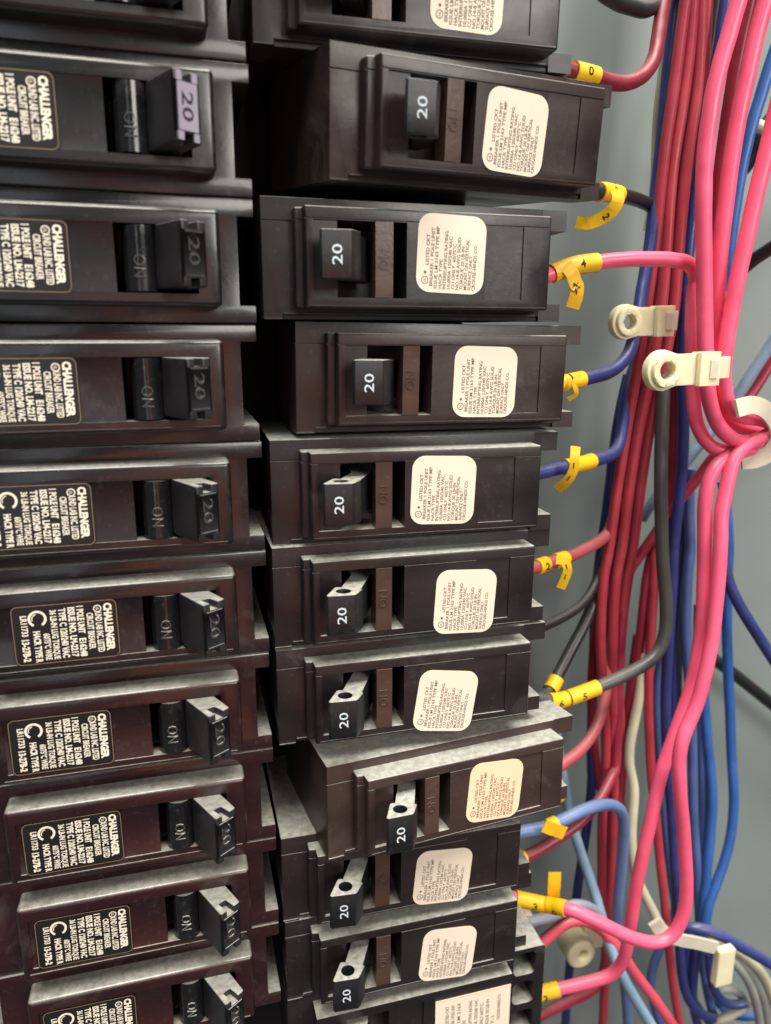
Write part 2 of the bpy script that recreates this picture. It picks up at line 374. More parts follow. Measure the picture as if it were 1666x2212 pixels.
def label_right():
    """paper label centred on its own origin"""
    bm = bmesh.new(); holed(bm, rrect(-7.85, 7.85, -8.15, 8.15, 3.1), [], -.16, -.04, lambda u, v, a: (u, a, v))
    lab = finish('label', bm, M_cream)
    bm = bmesh.new()
    for s, xc, t0, t1 in RL: write(bm, s, .78, t1-t0, lambda u, v: (-7.85+xc+.39-v, -.2, -8.15+t0+u), .012)
    ringflat(bm, -5.85, -5.65, .66, .82, -.2); write(bm, 'UL', .55, .75, lambda u, v: (-5.6-v, -.2, -6.0+u), .01)
    ringflat(bm, -5.85, -4.0, .0, .32, -.2, n=12)
    finish('lettering', bm, M_ink, lab, False)
    return lab

def set_body(o, m):
    for c in o.children:
        if c.get('body'): c.material_slots[0].link = 'OBJECT'; c.material_slots[0].material = m
        
LROW = {-1: ('topmost breaker of the left column, cut off by the top edge', 0), 0: ('left column breaker whose 20 handle tip is a pale plate', 0),
        1: ('left column breaker directly below the one with the pale handle plate', .1), 2: ('third full breaker down the left column, below the second full one', -.2),
        3: ('fourth full breaker down the left column, above the middle one', .1), 4: ('fifth full breaker down the left column, its label nearest the toggle slot', 3.0),
        5: ('sixth full breaker down the left column, black with painted-in red cast', 0), 6: ('seventh full breaker down the left column, black with stronger painted-in red cast', .1),
        7: ('eighth full breaker down the left column, painted-in red cast, just above the lowest', .2), 8: ('lowest breaker of the left column, cut off by the bottom edge', -.2)}
protoL = make_left(); protoR = make_right()
rnd = random.Random(3)
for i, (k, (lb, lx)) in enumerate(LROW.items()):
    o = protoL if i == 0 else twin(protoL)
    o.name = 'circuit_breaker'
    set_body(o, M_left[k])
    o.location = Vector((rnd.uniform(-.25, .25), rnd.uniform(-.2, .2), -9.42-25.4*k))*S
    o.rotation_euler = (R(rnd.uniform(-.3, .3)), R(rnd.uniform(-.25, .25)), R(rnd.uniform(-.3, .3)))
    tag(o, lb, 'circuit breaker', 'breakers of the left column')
    for c in o.children:
        if c.name.startswith('label'):
            c.location = Vector((-28.5+lx, .0, -.7 + rnd.uniform(-.2, .2)))*S; c.rotation_euler = (0, R(rnd.uniform(-.6, .6)), 0)
        if k == 0 and c.name.startswith('handle'):
            # pale number plate let into the tip
            a = Vector((-7.4, -9.2)); t = Vector((4.1, 2.8)).normalized(); nn = Vector((-t.y, t.x))
            for g in list(c.children): bpy.data.objects.remove(g)
            bm = bmesh.new()
            pp = lambda u, v, dd: ((a+t*v-nn*dd).x, (a+t*v-nn*dd).y, u)
            for u0, u1, v0, v1, th in ((-4.1, 4.0, .35, 4.6, .3), (4.15, 5.75, .2, 1.4, .24), (4.15, 5.75, 3.6, 4.75, .24), (-5.75, -4.25, .2, 1.4, .24), (-5.75, -4.25, 3.6, 4.75, .24)):
                vv = [bm.verts.new(pp(u, v, dd)) for dd in (0.01, th) for u, v in ((u0, v0), (u1, v0), (u1, v1), (u0, v1))]
                for f in ((4, 5, 6, 7), (0, 1, 5, 4), (1, 2, 6, 5), (2, 3, 7, 6), (3, 0, 4, 7)): bm.faces.new([vv[q] for q in f])
            pl = finish('number_plate', bm, M_plate, c, False); pl['label'] = 'pale lavender grey plate with dark 20'
            bm = bmesh.new(); write(bm, '20', 2.5, 5.0, lambda u, v: pp(2.5-u, v+1.2, .33), .01)
            finish('rating_number', bm, M_ink2, c, False)

# pose of each right breaker: shift (mm) and turn (deg) about its middle; label centre and its tilt
RROW = {-1: ('topmost right column breaker, only its lower half in view', (0, 1.5, 3.6), (1.2, .2, -1.5), (52.4, -.4), -2),
        0: ('brown breaker pulled askew near the top, its left end swung out', (13.6, -.5, 2.9), (5.2, -.9, 10.3), (49.6, -1.0), -3.5),
        1: ('near-black breaker directly below the askew brown one at top', (0, 0, .3), (.3, 0, 0), (49.4, 1.4), -2.2),
        2: ('brown breaker shifted right, second below the askew one at top', (7.0, 2.7, 0), (.6, .5, .5), (52.4, -.6), -1.2),
        3: ('breaker beside the blue wire with the upright yellow flag tag', (.4, .8, -.5), (.2, 0, -1.8), (48.6, .4), -2.2),
        4: ('breaker with its paper label set far right, above the middle', (0, 0, 0), (.2, .1, .3), (54.9, -2.7), -3.2),
        5: ('breaker with its paper label most tilted, above the lower swung-out one', (.2, 0, -.3), (-.2, 0, 0), (50.2, -3.0), -8.5),
        6: ('brown breaker pulled out and slanted in the lower half', (10.4, -5.0, -2.6), (-2.2, .7, 6.8), (52.2, -.2), -5.4),
        7: ('breaker partly covered from above by the lower slanted brown one', (-.2, 0, -1.4), (.3, .3, -.4), (50.9, -2.2), -5),
        8: ('second-lowest right breaker, last one with a rounded paper label', (.1, 0, -1.0), (.1, 0, 0), (52.6, -2.4), -6)}
P0 = Vector((45, 3, 0))
def pose(o, k, sh, rt):
    Mx = Matrix.Translation((P0 + Vector(sh) + Vector((0, 0, -8.9-25.4*k)))*S) @ (Matrix.Rotation(R(rt[2]), 4, 'Z') @ Matrix.Rotation(R(rt[1]), 4, 'Y') @ Matrix.Rotation(R(rt[0]), 4, 'X')) @ Matrix.Translation(-P0*S)
    o.matrix_world = Mx
for i, (k, (lb, sh, rt, lc, la)) in enumerate(RROW.items()):
    o = protoR if i == 0 else twin(protoR)
    o.name = 'circuit_breaker'; set_body(o, M_right[k]); pose(o, k, sh, rt)
    tag(o, lb, 'circuit breaker', 'breakers of the right column')
    for c in o.children:
        if c.name.startswith('label'):
            c.location = Vector((lc[0], 0, lc[1]))*S; c.rotation_euler = (0, R(-la), 0)
            if k == 6: c.material_slots[0].link = 'OBJECT'; c.material_slots[0].material = M_cream2

# lowest right breaker is another make: rectangular label, open terminal cage
def make_other():
    root = empty('circuit_breaker')
    bm = field([8.9, 15, 74.0], [-12.62, 12.62], [[6, 6]], 45)
    finish('case', bevel(bm, .3), M_right[9], root)
    bm = field([16, 24, 36, 38, 46, 72.6], [-10, -7.5, 7.5, 10], [[0]*5, [0, None, 0, .6, 0], [0]*5], 6); bevel(bm, .35, 2)
    finish('front_cover', bm, M_right[9], root)
    bm = bmesh.new(); prism(bm, [(22, -6.5), (27, -7.5), (31, 3), (31, 5.8), (25, 5.8)], -5, 5)
    finish('handle', bevel(bm, .25, 2), M_handle, root)
    bm = bmesh.new(); holed(bm, [(49.4, -9.2), (72.2, -9.2), (72.2, 6.6), (49.4, 6.6)], [], -.16, -.04, lambda u, v, a: (u, a, v))
    lab = finish('label', bm, M_cream, root, False)
    bm = bmesh.new(); b0 = [(49.4, -9.2), (72.2, -9.2), (72.2, 6.6), (49.4, 6.6)]; b1 = [(49.5, -9.0), (72.1, -9.0), (72.1, 6.1), (49.5, 6.1)]
    va = [bm.verts.new((u, -.19, v)) for u, v in b0]; vb = [bm.verts.new((u, -.19, v)) for u, v in b1]
    for j in range(4): bm.faces.new((va[j], va[(j+1) % 4], vb[(j+1) % 4], vb[j]))
    finish('border', bm, M_cream2, lab, False)
    bm = bmesh.new()
    for n, (s, t0, t1) in enumerate((('LISTED CKT', 7, 14), ('BREAKER 1 POLE UNIT', 4, 14), ('ISSUE LM 2163', 1, 14), ('HACR TYPE', 1, 7), ('INTERRUPTING RATING', 1, 14), ('10,000A 120/240 VAC', 1, 14), ('CU ONLY 60/75\u00b0C', 1, 12), ('TORQUE 20 LB-IN', 1, 13), ('7-1', 3, 6), ('CROUSE-HINDS CO.', 4, 14))):
        write(bm, s, 1.0, t1-t0, lambda u, v: (53.4+n*1.75-v, -.2, -8.4+t0*.9+u*.9), .012)
    ringflat(bm, 52.2, -6.0, .9, 1.1, -.2)
    finish('lettering', bm, M_ink, lab, False)
    bm = bmesh.new(); hs = [rrect(75.4, 82.6, z0, z0+7.8, 1.8) for z0 in (-17.4, -7.2, 3.0)]
    holed(bm, rrect(73.2, 85.4, -19.2, 12.2, 1.0), hs, 5.0, 24, lambda u, v, a: (u, a, v))
    finish('terminal_cage', bevel(bm, .3, 2, None, 50), M_right[9], root)
    return root
o = make_other(); pose(o, 9, (0, 0, 0), (0, 0, 0)); tag(o, 'lowest right breaker with rectangular label and open terminal cage', 'circuit breaker', 'breakers of the right column')

# ------------------------------------------------------------------ wires
WIRES = [{"c":"dred","d":3.9,"p":[[66.0,24.0,14.6],[83.7,24.0,14.6],[86.2,24.0,14.4],[88.8,24.4,14.2],[91.5,24.9,14.1],[94.1,25.4,14.0],[96.7,25.9,13.8],[99.3,26.6,13.6],[101.8,27.2,13.5],[104.3,27.9,13.6],[106.7,28.6,14.0],[109.0,29.2,14.7],[111.1,29.9,15.7],[113.1,30.7,16.9],[114.8,31.3,18.4],[116.3,32.1,20.1],[117.5,32.8,22.0],[118.4,33.4,24.1],[119.1,34.2,26.4],[119.7,34.8,28.7],[120.4,35.6,31.2],[121.1,36.2,33.9],[121.8,36.9,36.7],[122.6,37.7,39.7],[123.0,38.0,41.2],[140.7,51.3,107.6]],"l":"dark red wire with yellow sleeve curving up from the topmost right breaker","t":[{"a":3.38,"b":6.0,"s":"0","tail":None,"ts":"","w":3.4}]},
{"c":"black","d":3.9,"p":[[36.5,-13.6,34.9],[95.5,24.0,32.2],[97.7,25.4,32.1],[100.0,26.9,32.2],[102.2,28.3,32.3],[104.5,29.8,32.5],[107.2,31.2,32.8],[110.2,32.6,33.1],[113.3,34.1,33.5],[116.1,35.5,34.4],[118.5,37.0,35.7],[120.6,38.4,37.4],[122.6,39.8,39.5],[124.6,41.3,41.8],[125.6,42.0,43.0],[166.5,70.6,92.1]],"l":"black wire sagging into view at the very top edge","t":[]},
{"c":"black","d":3.9,"p":[[66.0,21.0,-14.2],[93.3,21.0,-14.2],[94.6,21.1,-14.1],[96.5,22.3,-13.8],[98.6,23.9,-13.5],[100.9,25.5,-13.1],[103.2,27.3,-12.9],[105.9,29.3,-12.7],[108.7,31.3,-12.5],[111.8,33.5,-12.3],[115.1,35.7,-12.2],[118.5,38.0,-12.1],[121.9,40.3,-12.2],[125.3,42.5,-12.4],[128.7,44.8,-12.8],[132.0,47.1,-13.5],[135.2,49.3,-14.7],[138.1,51.6,-16.6],[140.8,53.9,-19.1],[142.2,55.0,-20.5]],"l":"short black wire with curled yellow 2 tag leaving the tilted upper breaker","t":[{"a":3.62,"b":7.88,"s":"2","tail":[[100.4,18.6,-13.9],[100.5,18.0,-16.4],[99.5,19.0,-18.9],[97.7,21.0,-20.5],[95.4,23.0,-21.5],[93.0,25.0,-21.1]],"ts":"2","w":3.6}]},
{"c":"pink","d":4.0,"p":[[66.0,21.0,-36.5],[76.9,21.0,-36.5],[79.6,21.0,-35.8],[82.1,21.1,-35.1],[84.2,21.1,-34.5],[85.9,21.2,-33.9],[87.4,21.3,-33.4],[89.1,21.4,-32.8],[90.8,21.5,-32.3],[92.4,21.6,-31.9],[93.7,21.7,-31.7],[94.9,21.8,-31.5],[96.0,21.9,-31.4],[97.4,22.0,-31.2],[99.5,22.1,-30.9],[102.4,22.3,-30.5],[105.8,22.4,-30.2],[109.5,22.5,-29.9],[113.2,22.6,-29.8],[116.7,22.7,-29.7],[119.7,22.8,-29.7],[122.4,22.9,-29.9],[124.8,23.0,-30.1],[126.8,23.1,-30.7],[128.3,23.2,-31.9],[129.4,23.3,-33.4],[129.9,23.5,-34.7],[130.0,23.6,-35.4],[129.8,23.6,-36.4],[129.7,23.7,-38.5],[129.9,23.8,-41.9],[130.3,23.9,-45.7],[130.6,23.9,-49.4],[131.1,23.9,-53.1],[131.6,23.9,-57.5],[132.2,23.9,-62.3],[132.9,23.8,-66.8],[133.5,23.7,-70.4],[134.2,23.6,-73.1],[135.1,23.5,-75.3],[136.2,23.3,-77.3],[137.5,23.2,-79.1],[139.1,23.0,-80.6],[140.8,22.9,-81.8],[142.9,22.7,-82.5],[145.1,22.6,-82.8],[147.2,22.4,-82.7],[149.3,22.2,-82.3],[151.3,22.1,-81.7],[152.2,22.0,-81.4]],"l":"pink wire looping out horizontally from the second-highest seated breaker, yellow 4 sleeve","t":[{"a":4.25,"b":13.5,"s":"4","tail":[[87.3,19.0,-32.4],[88.9,18.5,-34.1],[90.4,18.5,-37.1],[90.6,18.5,-37.2],[90.7,18.7,-39.9],[90.2,19.5,-42.8]],"ts":"11","w":4.0}]},
{"c":"navy","d":3.7,"p":[[66.0,22.0,-63.2],[87.2,22.0,-63.2],[88.6,22.0,-62.8],[90.4,22.5,-62.3],[92.4,23.0,-62.0],[94.7,23.6,-61.7],[97.1,24.2,-61.4],[99.8,24.9,-61.1],[102.4,25.7,-60.7],[105.0,26.4,-60.3],[107.4,27.2,-59.6],[109.7,28.0,-58.7],[111.7,28.8,-57.5],[113.5,29.6,-56.2],[114.9,30.4,-54.9],[116.0,31.2,-53.5],[117.0,32.0,-51.8],[117.9,32.8,-49.7],[118.8,33.6,-47.3],[119.7,34.4,-44.7],[120.5,35.2,-42.1],[121.3,36.0,-39.5],[122.0,36.8,-36.9],[122.9,37.6,-34.2],[123.7,38.3,-31.2],[124.6,39.1,-27.9],[125.5,39.8,-24.2],[126.2,40.6,-20.2],[126.9,41.3,-15.7],[127.6,42.0,-10.9],[128.3,42.7,-5.8],[128.9,43.3,-1.0],[129.5,44.0,3.5],[130.1,44.7,8.1],[130.6,45.3,13.1],[131.1,46.0,18.8],[131.6,46.7,24.8],[132.3,47.3,30.8],[132.9,48.0,36.2],[133.6,48.7,40.6],[134.2,49.3,44.2],[134.7,50.0,47.0],[146.6,66.7,113.9]],"l":"navy wire with double yellow loop rising up the left edge of the red bundle","t":[{"a":1.88,"b":3.75,"s":"","tail":[[92.8,18.0,-59.9],[91.1,18.0,-61.8],[92.0,18.0,-64.7],[90.6,19.5,-66.4]],"ts":"","w":1.4},{"a":3.88,"b":6.0,"s":"","tail":None,"ts":"","w":3.4}]},
{"c":"navy","d":3.7,"p":[[66.0,22.0,-86.9],[81.2,22.0,-86.9],[82.3,22.1,-86.8],[84.2,22.6,-86.7],[87.0,23.3,-86.5],[90.4,24.1,-86.1],[93.8,25.0,-85.8],[96.5,25.9,-85.7],[98.7,26.9,-85.6],[100.7,27.9,-85.6],[102.9,28.9,-85.5],[105.2,30.0,-85.3],[107.8,31.1,-85.2],[110.3,32.1,-85.0],[112.6,33.2,-84.7],[114.5,34.3,-84.3],[116.1,35.3,-83.7],[117.5,36.4,-82.7],[118.8,37.5,-81.2],[119.8,38.5,-79.1],[120.8,39.6,-76.4],[121.7,40.7,-73.3],[122.5,41.7,-70.1],[123.5,42.8,-66.9],[124.8,43.9,-63.8],[126.3,44.9,-60.8],[128.0,46.0,-57.9]],"l":"blue wire with upright yellow flag tag bending up beside red bundle","t":[{"a":6.0,"b":11.0,"s":"","tail":[[93.3,19.0,-79.1],[92.7,18.0,-82.0],[92.6,18.0,-85.0],[91.8,19.0,-88.1],[90.3,22.0,-91.4]],"ts":"ll","w":3.0}]},
{"c":"red2","d":3.7,"p":[[66.0,22.0,-114.1],[82.1,22.0,-114.1],[83.2,22.1,-113.9],[84.9,23.0,-114.0],[87.2,24.2,-114.1],[89.8,25.4,-114.0],[92.6,26.8,-114.0],[95.4,28.3,-114.2],[98.3,29.9,-114.3],[101.2,31.6,-114.3],[104.3,33.3,-114.1],[107.5,35.0,-113.7],[110.8,36.7,-113.4],[114.1,38.5,-112.9],[117.0,40.2,-112.3],[119.5,41.9,-111.4],[121.7,43.7,-109.7],[123.7,45.4,-107.0],[125.5,47.1,-103.6],[126.4,48.0,-101.8]],"l":"dull red wire with two yellow wraps leaving the middle right breaker","t":[{"a":3.25,"b":5.0,"s":"2","tail":None,"ts":"","w":3.4},{"a":6.25,"b":8.0,"s":"","tail":[[89.4,19.0,-110.8],[91.4,18.3,-111.0],[92.6,18.0,-113.5],[92.3,18.5,-116.3],[91.6,19.5,-119.6]],"ts":"ll","w":2.9}]},
{"c":"black","d":3.0,"p":[[66.0,26.0,-135.1],[84.1,26.0,-135.1],[85.0,26.1,-135.1],[86.5,26.9,-135.2],[88.4,27.9,-135.4],[90.6,29.0,-135.4],[93.4,30.1,-135.2],[96.5,31.4,-135.0],[99.8,32.8,-134.6],[103.1,34.2,-134.1],[106.1,35.7,-133.6],[108.8,37.1,-132.8],[111.3,38.6,-131.9],[113.6,40.1,-130.7],[115.7,41.6,-129.1],[117.7,43.1,-127.1],[119.6,44.6,-124.7],[121.3,46.1,-121.9],[123.0,47.5,-118.9],[124.6,49.0,-115.9],[126.3,50.5,-113.0],[127.9,52.0,-110.1]],"l":"thin black wire arcing up from below the yellow curled wraps","t":[]},
{"c":"black","d":3.9,"p":[[125.7,50.0,-120.1],[124.0,48.8,-123.3],[122.4,47.6,-126.4],[120.8,46.4,-129.5],[119.2,45.2,-132.6],[117.4,44.0,-135.6],[115.5,42.8,-138.5],[113.4,41.6,-141.3],[111.1,40.4,-144.1],[108.6,39.2,-146.9],[106.2,38.0,-149.6],[104.0,36.8,-152.1],[101.9,35.6,-154.3],[100.1,34.4,-156.2],[98.4,33.2,-157.6],[96.6,32.0,-158.5],[94.6,30.8,-158.9],[92.4,29.6,-158.7],[90.0,28.4,-157.8],[87.5,27.2,-156.6],[85.0,26.0,-155.0],[66.0,26.0,-155.0]],"l":"black wire slanting down to the cluster of bright yellow sleeves","t":[{"a":12.75,"b":14.75,"s":"","tail":None,"ts":"","w":3.4}]},
{"c":"charcoal","d":4.1,"p":[[137.4,46.0,-57.9],[135.7,43.0,-61.0],[134.8,41.2,-64.5],[134.3,39.9,-68.5],[133.8,38.8,-73.1],[133.4,37.7,-78.6],[133.3,37.0,-84.8],[133.4,36.4,-91.1],[133.6,35.9,-96.7],[133.8,35.4,-101.6],[134.1,35.0,-106.2],[134.5,34.7,-111.3],[135.0,34.3,-116.6],[135.7,34.0,-122.1],[136.5,33.6,-127.4],[137.2,33.3,-132.2],[137.5,33.0,-136.1],[137.6,32.7,-139.4],[137.4,32.4,-142.2],[136.8,32.1,-144.8],[135.9,31.8,-147.2],[134.5,31.5,-149.2],[132.6,31.2,-151.0],[130.1,30.9,-152.4],[127.0,30.7,-153.7],[123.2,30.4,-154.9],[119.0,30.1,-156.1],[114.8,29.8,-157.2],[111.2,29.5,-158.0],[108.4,29.2,-158.4],[106.0,28.9,-158.8],[103.7,28.6,-159.1],[101.5,28.3,-159.4],[99.4,28.0,-159.5],[97.3,27.7,-159.4],[95.1,27.5,-159.1],[92.7,27.2,-158.5],[90.3,26.9,-157.8],[88.1,26.6,-157.0],[86.0,26.3,-156.2],[84.0,26.0,-155.4],[66.0,26.0,-155.4]],"l":"long charcoal wire hanging vertically then hooking left into bright yellow sleeves","t":[{"a":27.75,"b":31.88,"s":"5","tail":None,"ts":"","w":3.4},{"a":32.38,"b":35.5,"s":"6","tail":None,"ts":"","w":3.4}]},
{"c":"red2","d":3.8,"p":[[66.0,24.0,-181.0],[92.6,24.0,-181.0],[93.9,24.1,-181.0],[95.9,24.9,-181.2],[98.4,26.0,-181.2],[101.3,27.2,-180.8],[104.4,28.4,-180.2],[107.5,29.8,-179.4],[110.4,31.3,-178.4],[113.1,32.8,-177.1],[115.6,34.4,-175.6],[117.8,36.0,-173.7],[119.7,37.6,-171.6],[121.3,39.2,-169.1],[122.7,40.8,-166.0],[123.9,42.4,-162.4],[125.1,44.0,-158.6],[126.4,45.6,-154.8],[127.8,47.2,-151.1],[128.6,48.0,-149.3]],"l":"dull red wire curving out beside the large lower tilted breaker","t":[{"a":2.25,"b":3.5,"s":"","tail":[[93.8,21.0,-179.9],[95.8,20.0,-182.2],[97.3,20.0,-186.2],[96.7,20.5,-189.1],[95.5,22.0,-190.8]],"ts":"","w":1.6}]},
{"c":"paleblue","d":3.9,"p":[[66.0,24.0,-200.6],[93.7,24.0,-200.6],[95.5,24.0,-200.4],[97.6,24.4,-200.2],[100.0,24.8,-199.9],[102.6,25.3,-199.5],[105.3,25.8,-199.1],[108.0,26.4,-198.9],[110.6,27.0,-199.0],[113.2,27.7,-199.2],[115.9,28.3,-199.7],[118.5,29.0,-200.5],[121.1,29.7,-201.6],[123.3,30.3,-203.1],[125.2,31.0,-205.0],[126.7,31.7,-207.4],[127.9,32.3,-210.5],[128.8,33.0,-214.6],[129.5,33.7,-219.4],[130.1,34.3,-224.6],[130.6,35.0,-230.1],[131.0,35.7,-235.9],[131.4,36.3,-241.6],[131.9,37.0,-247.3],[132.4,37.7,-252.5],[133.0,38.3,-257.3],[134.0,39.0,-262.0],[135.3,39.7,-266.8],[136.9,40.3,-272.3],[138.8,41.0,-279.1],[140.7,41.7,-287.0],[142.5,42.3,-295.5],[144.2,43.0,-303.9],[145.7,43.7,-312.1],[146.5,44.0,-316.2],[159.9,49.0,-384.7]],"l":"pale blue wire arching over and dropping down beside the crimson wires","t":[{"a":1.38,"b":2.88,"s":"","tail":[[90.9,20.0,-196.7],[93.3,19.5,-197.9],[98.3,20.0,-200.8]],"ts":"","w":4.6}]},
{"c":"crimson","d":3.6,"p":[[132.7,47.0,-121.9],[131.5,46.4,-128.4],[130.6,45.9,-135.3],[129.9,45.3,-142.7],[129.5,44.8,-150.7],[129.4,44.2,-158.9],[129.4,43.6,-166.9],[129.4,43.0,-174.7],[129.4,42.4,-182.3],[129.3,41.7,-189.1],[128.9,40.8,-193.8],[128.1,39.9,-196.0],[127.0,38.9,-196.4],[125.6,37.8,-196.6],[124.0,36.6,-197.5],[122.4,35.5,-198.6],[120.7,34.4,-199.8],[118.9,33.3,-200.9],[116.9,32.4,-202.1],[114.8,31.5,-203.3],[112.6,30.7,-204.4],[110.6,30.0,-205.2],[108.6,29.3,-205.9],[106.1,28.7,-206.6],[103.3,28.0,-207.4],[100.3,27.3,-208.2],[97.4,26.7,-208.9],[94.2,26.0,-209.7],[90.5,25.3,-210.3],[86.2,24.7,-210.9],[81.5,24.0,-211.5],[66.0,24.0,-211.5]],"l":"crimson wire sweeping from the bundle down left under the pale blue arch","t":[{"a":28.5,"b":30.0,"s":"","tail":None,"ts":"","w":3.4}]},
{"c":"pink","d":4.1,"p":[[66.0,24.0,-223.3],[81.0,24.0,-223.3],[84.4,23.6,-224.4],[87.2,22.7,-225.1],[89.6,21.8,-225.5],[91.4,20.8,-225.6],[92.9,19.8,-225.6],[94.0,18.7,-225.2],[95.0,17.5,-224.8],[95.7,16.4,-224.2],[96.5,15.2,-223.7],[97.5,14.0,-223.4],[98.9,12.9,-223.4],[100.8,11.9,-224.0],[103.1,10.9,-225.0],[105.8,10.1,-226.4],[108.7,9.3,-228.1],[111.6,8.8,-230.0],[114.6,8.3,-231.8],[117.6,8.0,-233.6],[120.6,7.8,-235.1],[123.6,7.6,-236.3],[126.5,7.5,-236.8],[129.0,7.4,-236.6],[131.0,7.3,-235.6],[132.6,7.2,-233.8],[133.7,7.1,-231.4],[134.4,7.0,-228.7],[134.8,6.9,-225.6],[134.8,6.8,-222.1],[134.5,6.8,-218.0],[133.8,6.7,-212.8],[132.7,6.6,-206.7],[131.5,6.5,-200.0],[130.3,6.4,-193.6],[129.1,6.4,-187.9],[128.1,6.4,-182.9],[127.4,6.4,-178.4],[126.9,6.5,-174.7],[126.8,6.7,-171.7],[127.1,6.9,-169.3],[127.5,7.2,-167.4],[128.1,7.5,-165.6],[128.9,7.8,-163.8],[130.0,8.2,-161.9],[131.3,8.6,-159.5],[132.7,9.0,-156.6],[134.0,9.4,-153.0],[135.0,9.8,-149.1],[136.0,10.2,-145.2],[136.7,10.6,-141.5],[137.4,11.0,-137.6],[137.9,11.4,-133.3],[138.2,11.8,-128.5],[138.5,12.2,-123.2],[138.7,12.6,-117.9],[138.8,13.0,-113.1],[138.9,13.4,-109.3],[139.0,13.8,-106.3],[139.0,14.2,-103.9],[139.1,14.6,-101.7],[139.4,15.0,-99.5],[139.9,15.4,-97.2],[140.5,15.8,-94.8],[141.2,16.2,-92.1],[141.9,16.6,-89.4],[142.6,17.0,-86.9],[143.5,17.4,-85.0],[144.7,17.8,-83.5],[146.2,18.2,-82.3],[148.0,18.6,-81.1],[150.2,19.0,-80.0],[153.0,19.4,-79.1],[156.0,19.8,-78.1],[157.6,20.0,-77.7]],"l":"bright pink wire making the big U loop at bottom, yellow sleeve on its end","t":[{"a":1.88,"b":6.25,"s":"3","tail":None,"ts":"","w":3.4},{"a":6.5,"b":10.5,"s":"0","tail":[[96.3,21.0,-224.8],[95.8,20.0,-219.3],[96.0,20.5,-214.8]],"ts":"","w":4.6}]},
{"c":"pink","d":4.1,"p":[[154.5,22.0,-82.4],[151.2,21.2,-82.6],[148.3,20.7,-82.9],[145.7,20.3,-83.4],[143.3,19.9,-84.2],[141.2,19.6,-85.3],[139.4,19.3,-86.7],[138.1,19.0,-88.6],[137.0,18.8,-90.9],[136.4,18.5,-93.8],[136.1,18.3,-97.0],[136.2,18.1,-100.6],[136.5,17.8,-104.8],[136.9,17.6,-110.1],[137.4,17.4,-116.3],[137.7,17.1,-122.8],[138.0,16.9,-129.0],[138.0,16.7,-134.8],[137.8,16.5,-140.1],[137.3,16.2,-145.1],[136.7,16.0,-149.6],[135.8,15.8,-153.8],[134.7,15.5,-157.6],[133.6,15.3,-161.1],[132.4,15.1,-164.4],[131.3,14.9,-167.6],[130.1,14.6,-170.9],[129.0,14.4,-173.9],[128.1,14.2,-176.4],[127.2,13.9,-178.7],[126.4,13.7,-181.6],[125.6,13.5,-185.7],[124.9,13.3,-190.6],[124.1,13.2,-195.6],[123.4,13.2,-200.5],[122.8,13.4,-205.5],[122.4,13.7,-211.0],[122.2,14.2,-217.0],[122.2,14.9,-223.3],[122.4,15.7,-229.8],[122.7,16.5,-236.3],[123.1,17.4,-242.3],[123.2,18.2,-247.7],[123.1,18.9,-252.3],[122.4,19.6,-256.0],[121.2,20.2,-258.6],[119.6,20.7,-260.3],[117.5,21.2,-261.4],[115.1,21.7,-262.1],[112.5,22.1,-262.7],[109.6,22.6,-263.2],[106.7,23.0,-263.7],[103.8,23.5,-264.1],[101.3,23.9,-264.6],[98.9,24.4,-265.1],[96.3,24.9,-265.7],[93.3,25.3,-266.2],[89.9,25.8,-266.8],[88.2,26.0,-267.1],[66.0,26.0,-267.1]],"l":"pink wire running down beside its twin and ending in a wide yellow sleeve","t":[{"a":52.5,"b":56.25,"s":"2","tail":None,"ts":"","w":3.4}]},
{"c":"coral","d":3.8,"p":[[66.0,30.0,-257.0],[89.6,30.0,-257.0],[93.5,30.0,-254.1],[97.0,30.0,-251.5],[99.8,30.0,-249.3],[102.1,30.0,-247.6],[104.1,30.0,-246.3],[106.2,30.0,-245.2],[108.5,30.0,-244.6],[111.1,30.0,-244.7],[113.9,30.0,-245.6],[116.8,30.0,-247.1],[119.5,30.0,-249.3],[122.1,30.0,-252.0],[124.6,30.0,-255.1],[127.1,30.0,-258.5],[129.6,30.0,-262.2],[132.2,30.0,-266.3],[134.9,30.0,-270.8],[138.0,30.0,-275.5],[141.4,30.0,-280.4],[145.0,30.0,-285.6],[148.5,30.0,-291.0],[151.8,30.0,-296.1],[154.6,30.0,-300.6],[157.1,30.0,-304.5],[159.2,30.0,-307.8],[196.8,30.0,-366.9]],"l":"coral pink wire crossing diagonally to the bottom edge behind the U loop","t":[]},
{"c":"skyblue","d":3.7,"p":[[112.7,56.0,-183.1],[112.6,54.4,-186.1],[112.8,52.9,-190.5],[113.3,51.4,-196.4],[114.2,49.9,-203.6],[115.1,48.4,-210.7],[116.0,47.0,-216.2],[116.7,45.5,-220.4],[117.5,44.1,-224.0],[118.3,42.6,-227.7],[119.3,41.1,-231.5],[120.4,39.6,-235.4],[121.3,37.9,-239.3],[122.1,36.3,-242.9],[122.6,34.6,-246.3],[123.1,33.0,-249.7],[123.7,31.4,-253.2],[124.5,29.9,-256.9],[125.6,28.7,-260.9],[127.1,27.7,-265.1],[129.1,27.0,-269.5],[131.4,26.5,-274.1],[134.2,26.1,-279.1],[137.4,26.0,-284.8],[141.0,26.0,-291.1],[144.7,26.0,-297.8],[178.5,26.0,-359.1]],"l":"light sky blue wire crossing diagonally in front near the bottom edge","t":[]},
